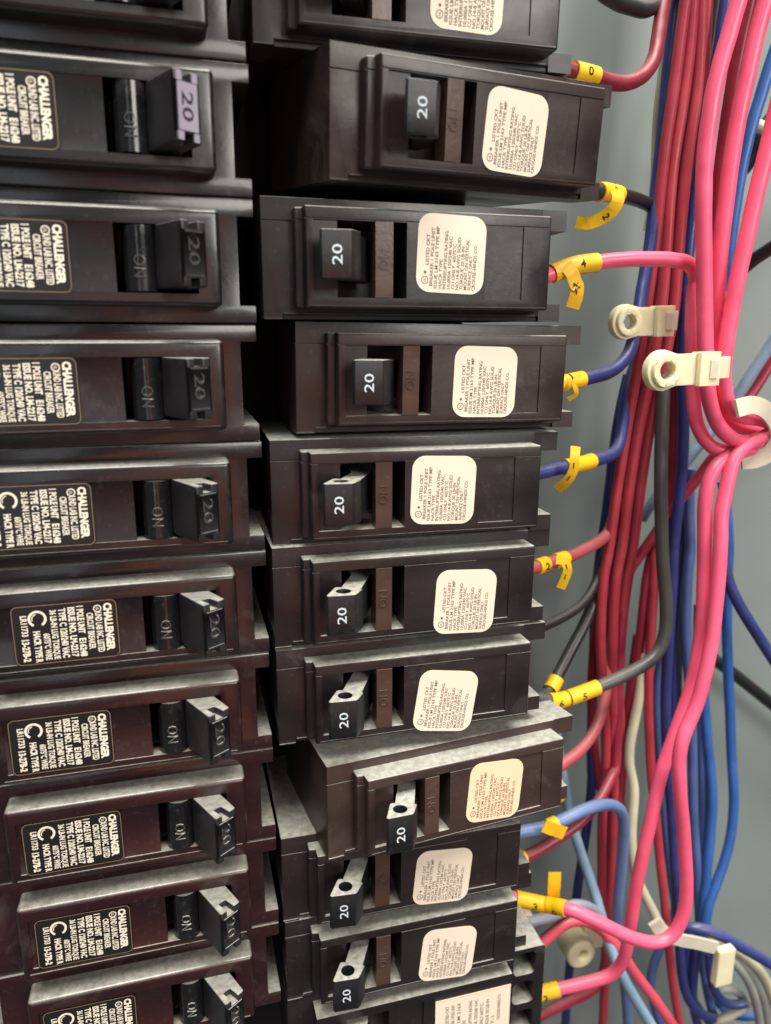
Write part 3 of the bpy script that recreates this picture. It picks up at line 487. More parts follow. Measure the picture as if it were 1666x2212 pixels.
{"c":"lilac","d":3.6,"p":[[66.0,28.0,-238.8],[96.8,28.0,-238.8],[99.6,28.5,-239.2],[102.2,28.9,-239.3],[104.4,29.4,-239.2],[106.3,29.8,-238.8],[108.1,30.3,-238.5],[110.2,30.7,-238.8],[112.5,31.2,-239.7],[114.9,31.7,-241.0],[117.2,32.1,-242.7],[119.3,32.6,-244.7],[121.3,33.0,-247.1],[123.1,33.5,-249.8],[124.8,33.9,-252.9],[126.5,34.4,-256.2],[128.0,34.9,-259.3],[129.4,35.3,-262.2],[130.6,35.8,-264.8],[131.2,36.0,-266.0]],"l":"grey lilac wire arching behind the sleeve of the pink U loop","t":[]},
{"c":"crimson","d":3.6,"p":[[20.6,26.2,-297.6],[88.7,28.0,-281.5],[92.5,28.1,-280.6],[96.4,28.9,-280.7],[100.2,30.0,-281.0],[103.9,31.2,-281.4],[107.7,32.4,-282.0],[111.9,33.8,-282.9],[116.4,35.3,-283.9],[120.7,36.8,-285.0],[124.6,38.4,-285.9],[127.9,40.0,-286.1],[130.5,41.6,-285.2],[132.6,43.2,-283.3],[134.0,44.8,-280.6],[135.2,46.4,-277.5],[136.0,48.0,-274.0]],"l":"crimson wire rising from the lowest right corner of the breakers","t":[]},
{"c":"red","d":3.35,"p":[[137.7,43.4,113.5],[132.2,42.0,43.7],[131.8,41.9,38.6],[131.3,41.7,33.1],[130.9,41.6,27.4],[130.5,41.5,21.4],[130.0,41.3,15.5],[129.4,41.2,9.9],[128.9,41.1,4.7],[128.5,40.9,-0.7],[128.2,40.8,-6.1],[128.0,40.7,-11.4],[127.8,40.6,-16.7],[127.6,40.5,-21.8],[127.3,40.4,-26.8],[127.0,40.3,-31.9],[126.6,40.3,-37.0],[126.2,40.3,-42.2],[125.7,40.3,-47.8],[125.3,40.4,-54.0],[124.7,40.5,-61.1],[123.9,40.5,-69.2],[122.9,40.6,-78.1],[122.0,40.7,-87.8],[121.2,40.9,-98.0],[120.7,41.0,-107.8],[120.2,41.1,-115.4],[119.7,41.2,-120.2],[119.2,41.3,-124.0],[119.1,41.4,-129.2],[119.2,41.5,-136.7],[119.7,41.6,-144.9],[120.4,41.7,-152.5],[121.3,41.8,-159.4],[122.4,41.9,-166.3],[123.5,42.0,-173.2],[124.5,42.1,-180.1],[125.2,42.2,-186.6],[125.7,42.3,-192.9],[125.9,42.5,-199.0],[126.0,42.6,-205.4],[126.3,42.7,-212.6],[126.7,42.8,-220.8],[127.3,42.9,-229.6],[128.1,43.0,-238.4],[128.8,43.1,-246.7],[129.7,43.2,-254.0],[130.7,43.3,-260.4],[131.7,43.4,-266.3],[132.5,43.5,-272.5],[133.2,43.6,-279.5],[133.7,43.7,-287.7],[134.1,43.8,-297.0],[134.5,43.9,-307.3],[134.6,44.0,-312.7],[135.9,45.3,-382.7]],"l":"leftmost red wire of the vertical red bundle","t":[]},
{"c":"red","d":3.35,"p":[[135.1,45.4,114.4],[135.1,43.0,44.4],[135.1,42.8,38.6],[135.1,42.6,32.6],[134.9,42.4,26.4],[134.5,42.2,20.1],[133.9,42.0,13.8],[133.2,41.8,7.8],[132.5,41.6,2.0],[132.0,41.4,-3.9],[131.8,41.2,-9.7],[131.7,41.0,-15.1],[131.7,40.8,-19.9],[131.7,40.7,-24.3],[131.7,40.6,-29.0],[131.7,40.5,-33.9],[131.6,40.4,-38.9],[131.4,40.4,-43.8],[131.0,40.5,-49.0],[130.4,40.6,-54.7],[129.6,40.7,-61.5],[128.6,40.8,-69.4],[127.5,41.0,-78.2],[126.5,41.1,-88.0],[125.9,41.3,-98.3],[125.5,41.4,-108.2],[125.2,41.6,-115.9],[124.7,41.8,-120.8],[124.3,41.9,-124.6],[124.2,42.1,-129.8],[124.3,42.2,-137.4],[124.9,42.4,-146.5],[125.6,42.6,-155.9],[126.4,42.7,-164.6],[127.2,42.9,-172.2],[127.9,43.0,-178.7],[128.4,43.2,-184.8],[129.0,43.4,-190.9],[129.6,43.5,-196.4],[130.2,43.7,-200.2],[130.7,43.8,-202.7],[131.1,44.0,-205.8],[131.5,44.2,-210.6],[131.9,44.3,-216.8],[132.4,44.5,-223.5],[132.9,44.6,-230.3],[133.3,44.8,-237.5],[133.6,45.0,-245.3],[133.8,45.1,-252.8],[133.9,45.3,-258.7],[133.9,45.4,-263.1],[134.4,45.6,-267.1],[135.5,45.8,-271.7],[137.0,45.9,-276.9],[137.9,46.0,-279.7]],"l":"middle red wire of the vertical red bundle","t":[]},
{"c":"red","d":3.35,"p":[[134.8,46.4,115.0],[138.4,44.0,45.1],[138.7,43.8,39.2],[139.0,43.6,33.4],[139.1,43.4,27.5],[139.1,43.2,21.9],[138.9,43.0,16.5],[138.4,42.8,11.3],[137.8,42.6,6.2],[137.4,42.4,0.8],[137.1,42.2,-4.9],[136.9,42.0,-11.0],[136.8,41.9,-17.0],[136.7,41.7,-23.0],[136.8,41.6,-28.6],[136.8,41.6,-33.9],[136.8,41.6,-38.9],[136.7,41.7,-43.8],[136.3,41.9,-48.9],[135.6,42.1,-54.8],[134.7,42.4,-61.7],[133.7,42.7,-69.6],[132.7,43.0,-78.6],[132.0,43.3,-88.5],[131.5,43.6,-99.1],[131.3,43.9,-109.2],[131.1,44.3,-117.1],[130.6,44.6,-122.2],[130.1,44.9,-125.9],[129.8,45.3,-130.8],[129.8,45.6,-137.6],[129.9,45.9,-145.3],[130.2,46.2,-152.7],[130.7,46.6,-159.8],[131.5,46.9,-167.0],[132.6,47.2,-174.3],[133.7,47.5,-181.3],[134.5,47.9,-187.7],[135.1,48.2,-193.3],[135.5,48.5,-197.9],[135.8,48.9,-201.9],[136.1,49.2,-205.7],[136.4,49.6,-210.1],[136.8,49.9,-215.0],[137.2,50.3,-220.5],[137.6,50.6,-226.7],[137.9,51.0,-234.0],[138.1,51.4,-242.6],[138.4,51.8,-252.2],[138.5,52.0,-257.2]],"l":"rightmost red wire of the vertical red bundle","t":[]},
{"c":"crimson","d":3.5,"p":[[138.5,51.2,117.7],[140.8,50.0,47.7],[141.0,49.9,41.7],[141.2,49.8,35.6],[141.2,49.7,29.2],[141.0,49.5,22.7],[140.7,49.4,16.5],[140.3,49.3,11.0],[139.8,49.2,5.6],[139.5,49.1,0.1],[139.4,49.0,-5.8],[139.4,48.9,-11.7],[139.4,48.7,-17.3],[139.7,48.6,-22.7],[140.3,48.5,-28.0],[141.1,48.4,-33.3],[142.0,48.4,-38.5],[142.9,48.3,-43.8],[143.5,48.2,-49.3],[144.1,48.2,-55.6],[144.4,48.2,-62.4],[144.8,48.3,-69.3],[145.2,48.3,-75.8],[145.6,48.4,-81.9],[146.1,48.4,-88.1],[146.6,48.5,-94.2],[146.7,48.6,-100.0],[146.3,48.7,-105.2],[145.5,48.8,-109.8],[144.2,48.8,-114.1],[142.8,48.9,-118.6],[141.6,49.0,-123.7],[140.9,49.1,-129.7],[140.6,49.2,-136.2],[140.5,49.2,-142.9],[140.4,49.3,-149.4],[140.3,49.4,-155.5],[140.1,49.5,-161.4],[139.7,49.6,-167.0],[138.9,49.6,-172.4],[138.1,49.7,-177.9],[137.4,49.8,-183.5],[137.0,49.9,-189.4],[136.9,50.0,-195.6],[137.0,50.0,-198.7]],"l":"crimson wire just right of the hanging charcoal wire","t":[]},
{"c":"crimson","d":3.4,"p":[[157.6,40.0,-85.6],[156.7,40.6,-86.9],[155.6,41.2,-88.6],[154.4,41.8,-90.8],[152.9,42.4,-93.5],[151.2,43.0,-96.4],[149.4,43.6,-99.2],[147.7,44.2,-101.8],[146.3,44.8,-104.3],[145.2,45.4,-106.5],[144.0,46.0,-108.8],[142.8,46.6,-111.2],[141.4,47.2,-113.8],[140.0,47.8,-116.5],[138.7,48.4,-119.1],[137.5,49.0,-121.7],[136.2,49.6,-124.2],[135.0,50.2,-126.8],[134.1,50.8,-129.5],[133.4,51.4,-132.4],[132.9,52.0,-135.5]],"l":"crimson wire running diagonally down left behind the charcoal wire","t":[]},
{"c":"red","d":3.3,"p":[[145.5,50.0,-111.3],[144.4,49.6,-114.8],[143.4,49.1,-117.6],[142.7,48.7,-119.7],[142.2,48.3,-121.5],[142.0,47.8,-124.3],[142.1,47.4,-129.1],[142.2,47.0,-135.4],[142.2,46.6,-142.2],[142.1,46.1,-148.9],[142.0,45.7,-155.5],[142.0,45.3,-162.2],[142.1,44.8,-169.0],[142.5,44.4,-176.0],[143.1,44.0,-182.9],[143.7,43.5,-189.7],[144.3,43.1,-196.1],[144.9,42.7,-201.5],[145.3,42.2,-205.5],[145.8,41.8,-208.9],[146.5,41.4,-213.4],[147.6,41.0,-220.2],[148.9,40.5,-228.7],[150.3,40.1,-237.4],[151.7,39.7,-245.5],[153.1,39.2,-253.4],[154.3,38.8,-261.3],[155.6,38.4,-269.5],[156.9,37.9,-277.7],[158.3,37.5,-286.1],[160.0,37.1,-294.4],[161.8,36.6,-302.5],[163.7,36.2,-310.4],[164.7,36.0,-314.4],[181.7,32.6,-382.2]],"l":"red wire running down right of the cream wire to the bottom edge","t":[]},
{"c":"crimson","d":3.9,"p":[[152.7,27.0,109.7],[143.8,30.0,40.3],[143.2,30.2,35.6],[142.6,30.5,30.7],[142.1,30.7,25.8],[141.7,30.9,20.6],[141.4,31.1,15.0],[141.2,31.4,9.1],[141.0,31.6,2.9],[140.9,31.8,-3.6],[141.0,32.1,-10.0],[141.3,32.3,-16.0],[141.6,32.5,-21.4],[142.0,32.7,-26.4],[142.4,33.0,-31.3],[143.0,33.2,-36.3],[143.6,33.4,-42.1],[144.3,33.5,-48.7],[145.1,33.7,-55.5],[146.0,33.8,-61.6],[147.3,33.9,-66.7],[148.9,33.9,-70.7],[151.1,34.0,-74.1],[153.8,34.0,-76.5],[157.1,34.0,-77.9],[160.6,34.0,-78.6],[164.5,34.0,-78.6]],"l":"darker crimson wire seen between the two large pink wires","t":[]},
{"c":"crimson","d":3.3,"p":[[129.9,50.0,-108.2],[129.0,50.1,-113.6],[128.1,50.2,-117.9],[127.4,50.3,-121.0],[127.0,50.4,-123.4],[126.8,50.4,-127.2],[127.0,50.5,-133.7],[127.4,50.6,-142.3],[128.2,50.7,-151.4],[129.0,50.8,-159.8],[130.0,50.9,-167.7],[131.0,51.0,-175.3],[131.9,51.1,-182.7],[132.7,51.2,-190.2],[133.3,51.2,-197.7],[133.7,51.3,-204.7],[134.0,51.4,-211.3],[134.3,51.5,-218.4],[134.8,51.6,-227.2],[135.4,51.7,-237.8],[136.3,51.8,-249.3],[137.4,51.9,-261.0],[138.6,52.0,-272.5],[139.2,52.0,-278.4]],"l":"crimson wire half hidden between leftmost and middle red wires, lower half","t":[]},
{"c":"navy","d":3.4,"p":[[155.6,52.0,-107.0],[155.4,51.9,-112.3],[155.2,51.8,-117.8],[155.0,51.7,-123.5],[154.9,51.6,-129.8],[154.9,51.5,-136.9],[155.1,51.4,-145.3],[155.5,51.3,-154.6],[156.3,51.2,-164.5],[157.2,51.1,-174.1],[158.2,51.0,-182.5],[159.1,50.9,-189.5],[160.0,50.8,-196.9],[161.1,50.7,-206.7],[162.6,50.6,-219.4],[164.3,50.5,-233.0],[166.0,50.4,-245.6],[167.8,50.3,-256.7],[169.5,50.2,-266.7],[171.2,50.1,-276.1],[172.9,50.0,-284.8]],"l":"navy wire hugging the black one in the lower bundle","t":[]},
{"c":"red","d":3.3,"p":[[140.0,50.0,117.9],[144.7,50.0,48.1],[145.1,50.0,42.1],[145.4,50.0,36.1],[145.7,50.0,30.2],[145.9,50.0,24.4],[145.8,50.0,18.9],[145.5,50.0,13.6],[145.1,50.0,8.4],[144.7,50.0,2.8],[144.4,50.0,-3.1],[144.3,50.0,-9.4],[144.4,50.0,-15.6],[144.5,50.0,-21.8],[144.6,50.0,-27.7],[144.7,50.0,-33.2],[144.7,50.0,-38.5],[144.6,50.0,-43.7],[144.3,50.0,-48.8],[143.6,50.0,-54.1],[142.6,50.0,-59.5],[141.2,50.0,-64.9]],"l":"red wire tucked behind the rightmost red of the bundle at top","t":[]},
{"c":"midblue","d":3.4,"p":[[166.7,54.0,-144.0],[167.2,53.5,-153.5],[167.9,53.1,-162.8],[168.7,52.6,-172.0],[169.7,52.2,-180.7],[170.7,51.7,-188.4],[171.5,51.3,-195.3],[172.3,50.8,-202.1],[173.2,50.3,-209.9],[174.0,49.9,-218.8],[174.8,49.4,-228.0],[175.4,49.0,-236.6],[175.9,48.5,-244.6],[176.3,48.1,-252.6],[176.7,47.6,-260.7],[177.3,47.1,-268.9],[178.0,46.7,-277.3],[178.9,46.2,-285.8],[179.4,46.0,-290.1]],"l":"muted blue wire between the U loop and the bright blue wires","t":[]},
{"c":"crimson","d":3.3,"p":[[142.5,54.0,-153.2],[142.1,54.0,-160.2],[141.7,54.0,-167.4],[141.4,54.0,-174.6],[141.2,54.0,-181.9],[140.9,54.0,-188.9],[140.8,54.0,-195.7],[140.8,54.0,-202.3],[140.9,54.0,-208.9],[141.1,54.0,-215.5],[141.6,54.0,-222.3],[142.3,54.0,-229.0],[143.1,54.0,-235.9],[143.6,54.0,-239.3]],"l":"crimson wire deep behind the cream zigzag wire","t":[]},
{"c":"dred","d":3.1,"p":[[139.3,48.3,116.0],[136.8,47.0,46.1],[136.6,46.9,40.6],[136.5,46.9,34.8],[136.2,46.8,28.8],[135.8,46.7,22.6],[135.4,46.7,16.4],[134.8,46.6,10.5],[134.2,46.5,4.7],[133.8,46.5,-1.0],[133.6,46.4,-6.8],[133.5,46.3,-12.3],[133.5,46.3,-17.4],[133.5,46.3,-22.3],[133.5,46.3,-27.3],[133.4,46.3,-32.4],[133.2,46.4,-37.6],[133.0,46.5,-42.8],[132.7,46.7,-48.3],[132.2,46.9,-54.5],[131.5,47.1,-61.7],[130.7,47.3,-69.9],[129.7,47.6,-79.1],[128.8,47.9,-89.2],[128.1,48.1,-99.9],[127.7,48.4,-110.1],[127.4,48.7,-118.2],[127.0,48.9,-123.5],[126.7,49.2,-126.7],[126.5,49.5,-129.7],[126.4,49.7,-133.4],[126.5,50.0,-137.6]],"l":"dark red wire sunk between the leftmost and middle reds, upper half","t":[]},
{"c":"dred","d":3.1,"p":[[137.5,49.2,116.7],[139.9,48.0,46.8],[140.1,47.9,40.9],[140.3,47.7,34.9],[140.3,47.6,28.8],[140.2,47.5,22.8],[139.8,47.3,16.9],[139.3,47.2,11.1],[138.7,47.1,5.5],[138.3,46.9,-0.3],[138.0,46.8,-6.3],[138.0,46.7,-12.1],[137.9,46.6,-17.6],[138.0,46.5,-23.0],[138.0,46.4,-28.2],[138.1,46.4,-33.5],[138.0,46.5,-38.6],[137.9,46.6,-43.6],[137.5,46.7,-48.9],[136.9,46.9,-54.9],[136.0,47.1,-61.9],[135.0,47.3,-70.0],[134.0,47.6,-79.2],[133.1,47.9,-89.3],[132.5,48.1,-100.1],[132.2,48.4,-110.4],[131.9,48.7,-118.5],[131.5,48.9,-123.7],[131.0,49.2,-127.1],[130.7,49.5,-130.6],[130.6,49.7,-135.0],[130.5,50.0,-140.2]],"l":"dark red wire sunk between the middle and rightmost reds, upper half","t":[]},
{"c":"navy","d":3.3,"p":[[170.1,44.0,-280.9],[170.0,44.0,-286.4],[170.4,44.0,-291.9],[171.2,44.0,-297.4],[172.7,44.0,-302.9],[175.1,44.0,-308.5],[178.4,44.0,-314.2],[182.0,44.0,-319.6],[185.4,44.0,-324.4],[188.2,44.0,-328.6],[190.6,44.0,-332.2],[229.4,44.0,-390.4]],"l":"navy wire bowing left then right below the white strap","t":[]},
{"c":"blue","d":3.2,"p":[[179.8,46.0,-284.4],[180.9,46.0,-290.9],[182.1,46.0,-297.3],[183.5,46.0,-303.3],[185.4,46.0,-308.8],[187.7,46.0,-313.8],[190.5,46.0,-318.2],[193.7,46.0,-321.9],[197.2,46.0,-324.9],[200.9,46.0,-327.0],[204.7,46.0,-328.4],[208.6,46.0,-329.3],[212.4,46.0,-329.9],[214.3,46.0,-330.1]],"l":"bright blue wire curling right under the pale block","t":[]},
{"c":"greywire","d":3.3,"p":[[182.0,38.0,-278.7],[186.2,38.0,-282.3],[190.3,38.0,-286.0],[194.3,38.0,-289.8],[198.2,38.0,-293.8],[201.8,38.0,-298.1],[205.1,38.0,-302.8],[208.1,38.0,-308.0],[210.9,38.0,-313.7],[213.4,38.0,-319.7],[215.8,38.0,-326.1],[240.4,38.0,-391.6]],"l":"grey wire outermost but one in the bottom right corner bunch","t":[]},
{"c":"pink","d":4.3,"p":[[145.4,14.3,101.7],[129.7,16.0,33.5],[128.8,16.1,29.6],[127.9,16.2,25.8],[127.1,16.2,22.2],[126.2,16.3,18.6],[125.5,16.4,15.1],[124.9,16.5,11.6],[124.5,16.6,8.1],[124.3,16.6,4.6],[124.1,16.7,1.0],[124.1,16.8,-2.6],[124.2,16.9,-6.2],[124.5,17.0,-9.9],[124.9,17.0,-13.9],[125.4,17.1,-18.3],[126.1,17.2,-23.3],[126.9,17.3,-28.5],[127.6,17.4,-33.4],[128.2,17.4,-37.3],[128.6,17.5,-40.1],[129.1,17.6,-42.8],[129.6,17.7,-46.2],[130.3,17.8,-50.2],[131.0,17.9,-54.5],[131.7,18.0,-58.7],[132.6,18.1,-62.6],[133.7,18.3,-66.3],[135.0,18.5,-69.4],[136.5,18.6,-72.2],[138.2,18.8,-74.5],[140.2,19.0,-76.4],[142.4,19.2,-77.9],[144.9,19.4,-79.1],[147.6,19.6,-79.8],[150.5,19.8,-80.1],[153.6,20.0,-80.3]],"l":"leftmost thick pink wire of the pink bundle bending right at the strap","t":[]},
{"c":"pink","d":4.3,"p":[[150.2,12.4,103.0],[137.5,16.0,34.3],[136.8,16.2,30.5],[136.1,16.5,26.7],[135.5,16.7,22.7],[135.0,16.9,18.6],[134.6,17.1,14.4],[134.1,17.4,10.1],[133.7,17.6,5.8],[133.4,17.8,1.5],[133.3,18.1,-2.9],[133.2,18.3,-7.3],[133.2,18.5,-11.8],[133.3,18.8,-16.3],[133.3,19.0,-21.0],[133.5,19.3,-25.6],[133.8,19.6,-30.1],[134.2,20.0,-34.2],[134.7,20.4,-38.0],[135.3,20.9,-41.3],[135.9,21.5,-44.4],[136.7,22.1,-47.9],[137.7,22.7,-51.9],[138.8,23.2,-56.4],[140.0,23.8,-60.9],[141.4,24.4,-64.9],[143.0,24.9,-68.5],[145.2,25.3,-71.6],[148.1,25.8,-74.0],[151.8,26.2,-75.8],[155.9,26.6,-76.9],[159.9,27.0,-77.6],[163.2,27.4,-77.9],[165.8,27.8,-78.0],[167.1,28.0,-78.0],[236.3,38.6,-78.0]],"l":"middle thick pink wire of the pink bundle bending right at the strap","t":[]},
{"c":"pink","d":4.3,"p":[[154.0,11.0,84.0],[143.5,14.0,14.9],[142.8,14.2,10.3],[142.1,14.3,5.8],[141.5,14.4,1.2],[140.9,14.6,-3.2],[140.3,14.8,-7.5],[139.7,14.9,-11.6],[139.2,15.1,-15.8],[138.7,15.2,-20.0],[138.2,15.3,-24.2],[137.8,15.5,-28.3],[137.4,15.7,-31.8],[137.1,15.8,-34.9],[136.9,15.9,-37.5],[136.8,16.1,-39.9],[136.7,16.3,-42.4],[136.6,16.4,-45.3],[136.4,16.6,-48.6],[136.4,16.7,-52.0],[136.4,16.9,-55.3],[136.6,17.1,-58.4],[137.1,17.3,-61.3],[137.8,17.5,-63.8],[138.7,17.7,-66.0],[139.8,18.0,-68.0],[141.3,18.2,-69.7],[143.1,18.4,-71.0],[145.1,18.7,-72.0],[147.4,18.9,-72.6],[150.0,19.2,-72.9],[152.6,19.4,-73.3],[155.3,19.6,-73.9],[158.0,19.9,-74.6],[159.4,20.0,-75.0],[226.5,24.8,-94.2]],"l":"rightmost thick pink wire of the pink bundle entering from the right edge","t":[]},
{"c":"navy","d":3.7,"p":[[153.8,47.3,116.8],[148.4,46.0,47.0],[148.0,45.9,41.8],[147.6,45.8,36.5],[147.2,45.7,30.9],[146.7,45.6,25.3],[146.2,45.5,19.8],[145.7,45.4,14.5],[145.2,45.3,9.4],[144.7,45.2,4.4],[144.0,45.1,-0.7],[143.5,45.0,-5.6],[143.0,44.9,-10.2],[142.7,44.8,-14.6],[142.4,44.8,-18.9],[142.2,44.7,-23.4],[142.1,44.6,-28.1],[142.1,44.5,-33.1],[142.3,44.4,-38.4],[142.5,44.3,-43.9],[142.8,44.2,-49.4],[143.1,44.1,-55.1],[143.6,44.0,-60.8],[144.1,43.9,-66.4],[144.8,43.8,-71.7],[145.4,43.7,-76.8],[145.9,43.6,-82.3],[146.2,43.5,-88.7],[146.3,43.4,-95.6],[146.1,43.3,-102.4],[145.8,43.2,-108.7],[145.6,43.1,-114.4],[145.6,43.0,-119.5],[145.8,42.9,-125.0],[146.1,42.8,-131.9],[146.3,42.7,-140.0],[146.5,42.6,-148.3],[146.8,42.5,-155.9],[147.1,42.4,-162.9],[147.5,42.4,-169.7],[148.1,42.3,-176.8],[148.9,42.2,-184.1],[149.9,42.1,-191.5],[150.9,42.0,-198.3],[151.8,41.9,-203.9],[152.6,41.8,-208.8],[153.7,41.7,-214.9],[155.1,41.6,-223.4],[156.7,41.5,-233.5],[158.2,41.4,-243.3],[159.7,41.3,-252.1],[160.9,41.2,-260.0],[162.1,41.1,-267.4],[163.1,41.0,-274.4],[164.0,40.9,-280.8],[164.9,40.8,-286.8],[166.1,40.7,-292.6],[167.6,40.6,-298.1],[169.6,40.5,-303.2],[172.0,40.4,-307.5],[174.6,40.3,-310.8],[177.2,40.2,-313.2],[179.7,40.1,-314.9],[182.1,40.0,-316.1],[183.3,40.0,-316.6]],"l":"long navy wire between the red and the pink bundles","t":[]},
{"c":"blue","d":3.7,"p":[[189.0,42.2,103.5],[166.9,44.0,37.1],[165.7,44.1,33.5],[164.6,44.2,29.8],[163.6,44.3,26.0],[162.7,44.4,22.2],[161.9,44.5,18.5],[161.0,44.6,15.0],[160.3,44.7,11.6],[159.6,44.8,8.3],[159.1,44.9,4.8],[158.6,45.0,1.1],[158.3,45.1,-2.9],[158.0,45.2,-7.2],[157.8,45.3,-11.3],[157.6,45.4,-15.3],[157.6,45.5,-19.7],[157.6,45.6,-24.5],[157.8,45.7,-29.1],[157.9,45.8,-32.5],[158.0,45.9,-34.9],[158.0,46.0,-36.2]],"l":"blue wire seen through the gaps between the right pink wires","t":[]},
{"c":"black","d":3.6,"p":[[153.5,50.7,119.3],[149.5,52.0,49.4],[149.2,52.1,44.1],[149.0,52.1,38.7],[148.8,52.2,33.1],[148.8,52.2,27.4],[148.6,52.2,21.9],[148.4,52.3,16.5],[148.1,52.3,11.2],[147.7,52.4,5.7],[147.5,52.4,-0.3],[147.3,52.5,-6.6],[147.3,52.6,-12.9],[147.3,52.6,-19.2],[147.3,52.7,-25.6],[147.3,52.7,-32.0],[147.4,52.8,-38.5],[147.9,52.8,-45.2],[148.5,52.8,-51.8],[149.1,52.9,-58.3],[149.7,52.9,-64.3],[150.2,53.0,-70.0],[150.7,53.1,-75.3],[151.3,53.1,-80.8],[152.2,53.2,-87.0],[153.4,53.2,-94.1],[154.6,53.2,-101.6],[155.5,53.3,-108.7],[156.0,53.3,-114.8],[156.3,53.4,-119.4],[156.5,53.5,-122.9],[156.8,53.5,-126.5],[157.2,53.6,-131.1],[157.9,53.6,-137.1],[158.5,53.7,-144.2],[159.0,53.7,-152.3],[159.7,53.8,-161.3],[160.4,53.8,-170.9],[161.2,53.8,-180.5],[162.2,53.9,-189.5],[163.3,53.9,-197.8],[164.5,54.0,-205.5]],"l":"black wire behind the navy one between red and pink bundles","t":[]},
{"c":"midblue","d":3.6,"p":[[152.9,48.0,-92.8],[153.1,47.9,-97.9],[153.5,47.8,-103.4],[154.1,47.6,-109.6],[155.0,47.5,-115.7],[155.6,47.4,-120.2],[155.6,47.3,-122.4],[155.4,47.1,-124.4],[155.3,47.0,-129.0],[155.6,46.9,-136.5],[156.2,46.8,-144.7],[156.9,46.6,-151.8],[157.9,46.5,-158.1],[159.1,46.4,-165.1],[160.5,46.3,-173.1],[161.9,46.2,-181.8],[163.1,46.0,-190.5],[164.2,45.9,-199.5],[165.2,45.8,-208.8],[166.4,45.7,-218.2],[167.6,45.5,-227.4],[169.0,45.4,-236.2],[170.5,45.3,-244.5],[171.9,45.2,-253.0],[173.2,45.0,-261.4],[174.4,44.9,-269.3],[175.5,44.8,-276.6],[176.8,44.7,-283.7],[178.2,44.6,-291.3],[180.0,44.4,-299.3],[182.0,44.3,-306.9],[184.0,44.2,-313.5],[186.1,44.1,-319.2],[187.1,44.0,-321.9]],"l":"muted blue wire hugging the left side of the twin pink wires","t":[]},
{"c":"midblue","d":3.5,"p":[[152.8,56.0,-111.0],[153.9,55.9,-115.4],[154.7,55.7,-119.3],[155.1,55.6,-122.7],[155.1,55.5,-125.9],[155.0,55.3,-130.4],[155.1,55.2,-136.8],[155.2,55.1,-144.6],[155.0,54.9,-152.7],[154.5,54.8,-159.9],[153.7,54.7,-165.6],[153.1,54.5,-170.1],[152.8,54.4,-174.3],[152.9,54.3,-179.7],[153.7,54.1,-186.5],[154.7,54.0,-193.9],[155.9,53.9,-201.0],[157.1,53.7,-207.4],[158.1,53.6,-213.4],[159.0,53.5,-219.3],[160.1,53.3,-225.9],[161.4,53.2,-233.5],[163.0,53.1,-241.6],[164.7,52.9,-249.7],[166.2,52.8,-257.1],[167.7,52.7,-263.7],[169.0,52.5,-269.6],[169.4,52.4,-274.9],[168.5,52.2,-279.8],[166.3,52.0,-284.6],[163.7,51.8,-289.2],[161.8,51.6,-293.7],[160.7,51.4,-298.3],[160.3,51.2,-302.8],[160.7,50.9,-307.5],[161.9,50.7,-312.8],[163.7,50.4,-318.8],[166.1,50.1,-325.3],[167.3,50.0,-328.7],[190.6,48.1,-394.7]],"l":"muted blue wire behind the red wire right of the cream one","t":[]},
{"c":"blue","d":3.6,"p":[[171.2,54.0,-99.0],[172.1,53.5,-102.9],[172.9,53.1,-107.4],[173.8,52.6,-112.5],[174.5,52.2,-117.9],[175.0,51.7,-122.9],[175.0,51.3,-126.9],[174.8,50.8,-130.7],[174.8,50.3,-135.6],[175.1,49.9,-141.9],[175.6,49.4,-148.9],[176.2,49.0,-156.0],[177.0,48.5,-163.1],[177.8,48.1,-170.3],[178.7,47.6,-177.6],[179.7,47.1,-185.2],[180.6,46.7,-192.8],[181.3,46.2,-199.3],[181.7,45.8,-203.6],[181.8,45.3,-206.0],[182.0,44.9,-208.6],[182.4,44.4,-212.8],[183.0,43.9,-218.5],[183.3,43.5,-224.9],[183.1,43.0,-231.1],[182.4,42.6,-237.1],[181.1,42.1,-242.6],[179.6,41.7,-247.4],[177.9,41.2,-251.5],[176.3,40.7,-255.1],[174.9,40.3,-258.4],[173.7,39.8,-261.8],[173.0,39.4,-265.6],[172.6,38.9,-270.1],[172.6,38.5,-275.3],[172.9,38.0,-281.1]],"l":"rightmost bright blue wire hanging down the open grey wall","t":[]},
{"c":"blue","d":3.6,"p":[[167.8,52.0,-164.2],[168.6,51.5,-168.7],[169.5,50.9,-173.8],[170.3,50.4,-179.5],[171.2,49.9,-185.8],[172.1,49.3,-192.3],[173.0,48.8,-198.7],[174.0,48.3,-204.3],[174.6,47.7,-208.8],[175.0,47.2,-212.5],[175.3,46.7,-215.9],[175.4,46.1,-219.6],[175.5,45.6,-224.0],[175.3,45.1,-229.2],[175.1,44.5,-235.2],[174.8,44.0,-241.4],[174.4,43.5,-247.4],[174.1,42.9,-253.1],[173.7,42.4,-258.5],[173.4,41.9,-263.6],[173.3,41.3,-268.9],[173.6,40.8,-274.4],[174.0,40.3,-280.3],[174.3,40.0,-283.3]],"l":"bright blue wire just left of the rightmost blue one","t":[]},
{"c":"navy","d":3.9,"p":[[165.7,44.0,-124.7],[164.9,43.4,-122.4],[164.5,42.7,-121.6],[164.6,42.1,-122.6],[165.2,41.4,-125.6],[166.3,40.8,-129.4],[167.7,40.2,-133.2],[169.5,39.5,-136.8],[171.6,38.9,-140.4],[174.3,38.2,-144.5],[177.6,37.6,-149.1],[181.5,37.0,-154.5],[186.0,36.3,-160.6],[188.3,36.0,-163.7],[229.9,30.6,-219.7]],"l":"navy wire slanting from behind the pink wires to the right edge","t":[]},
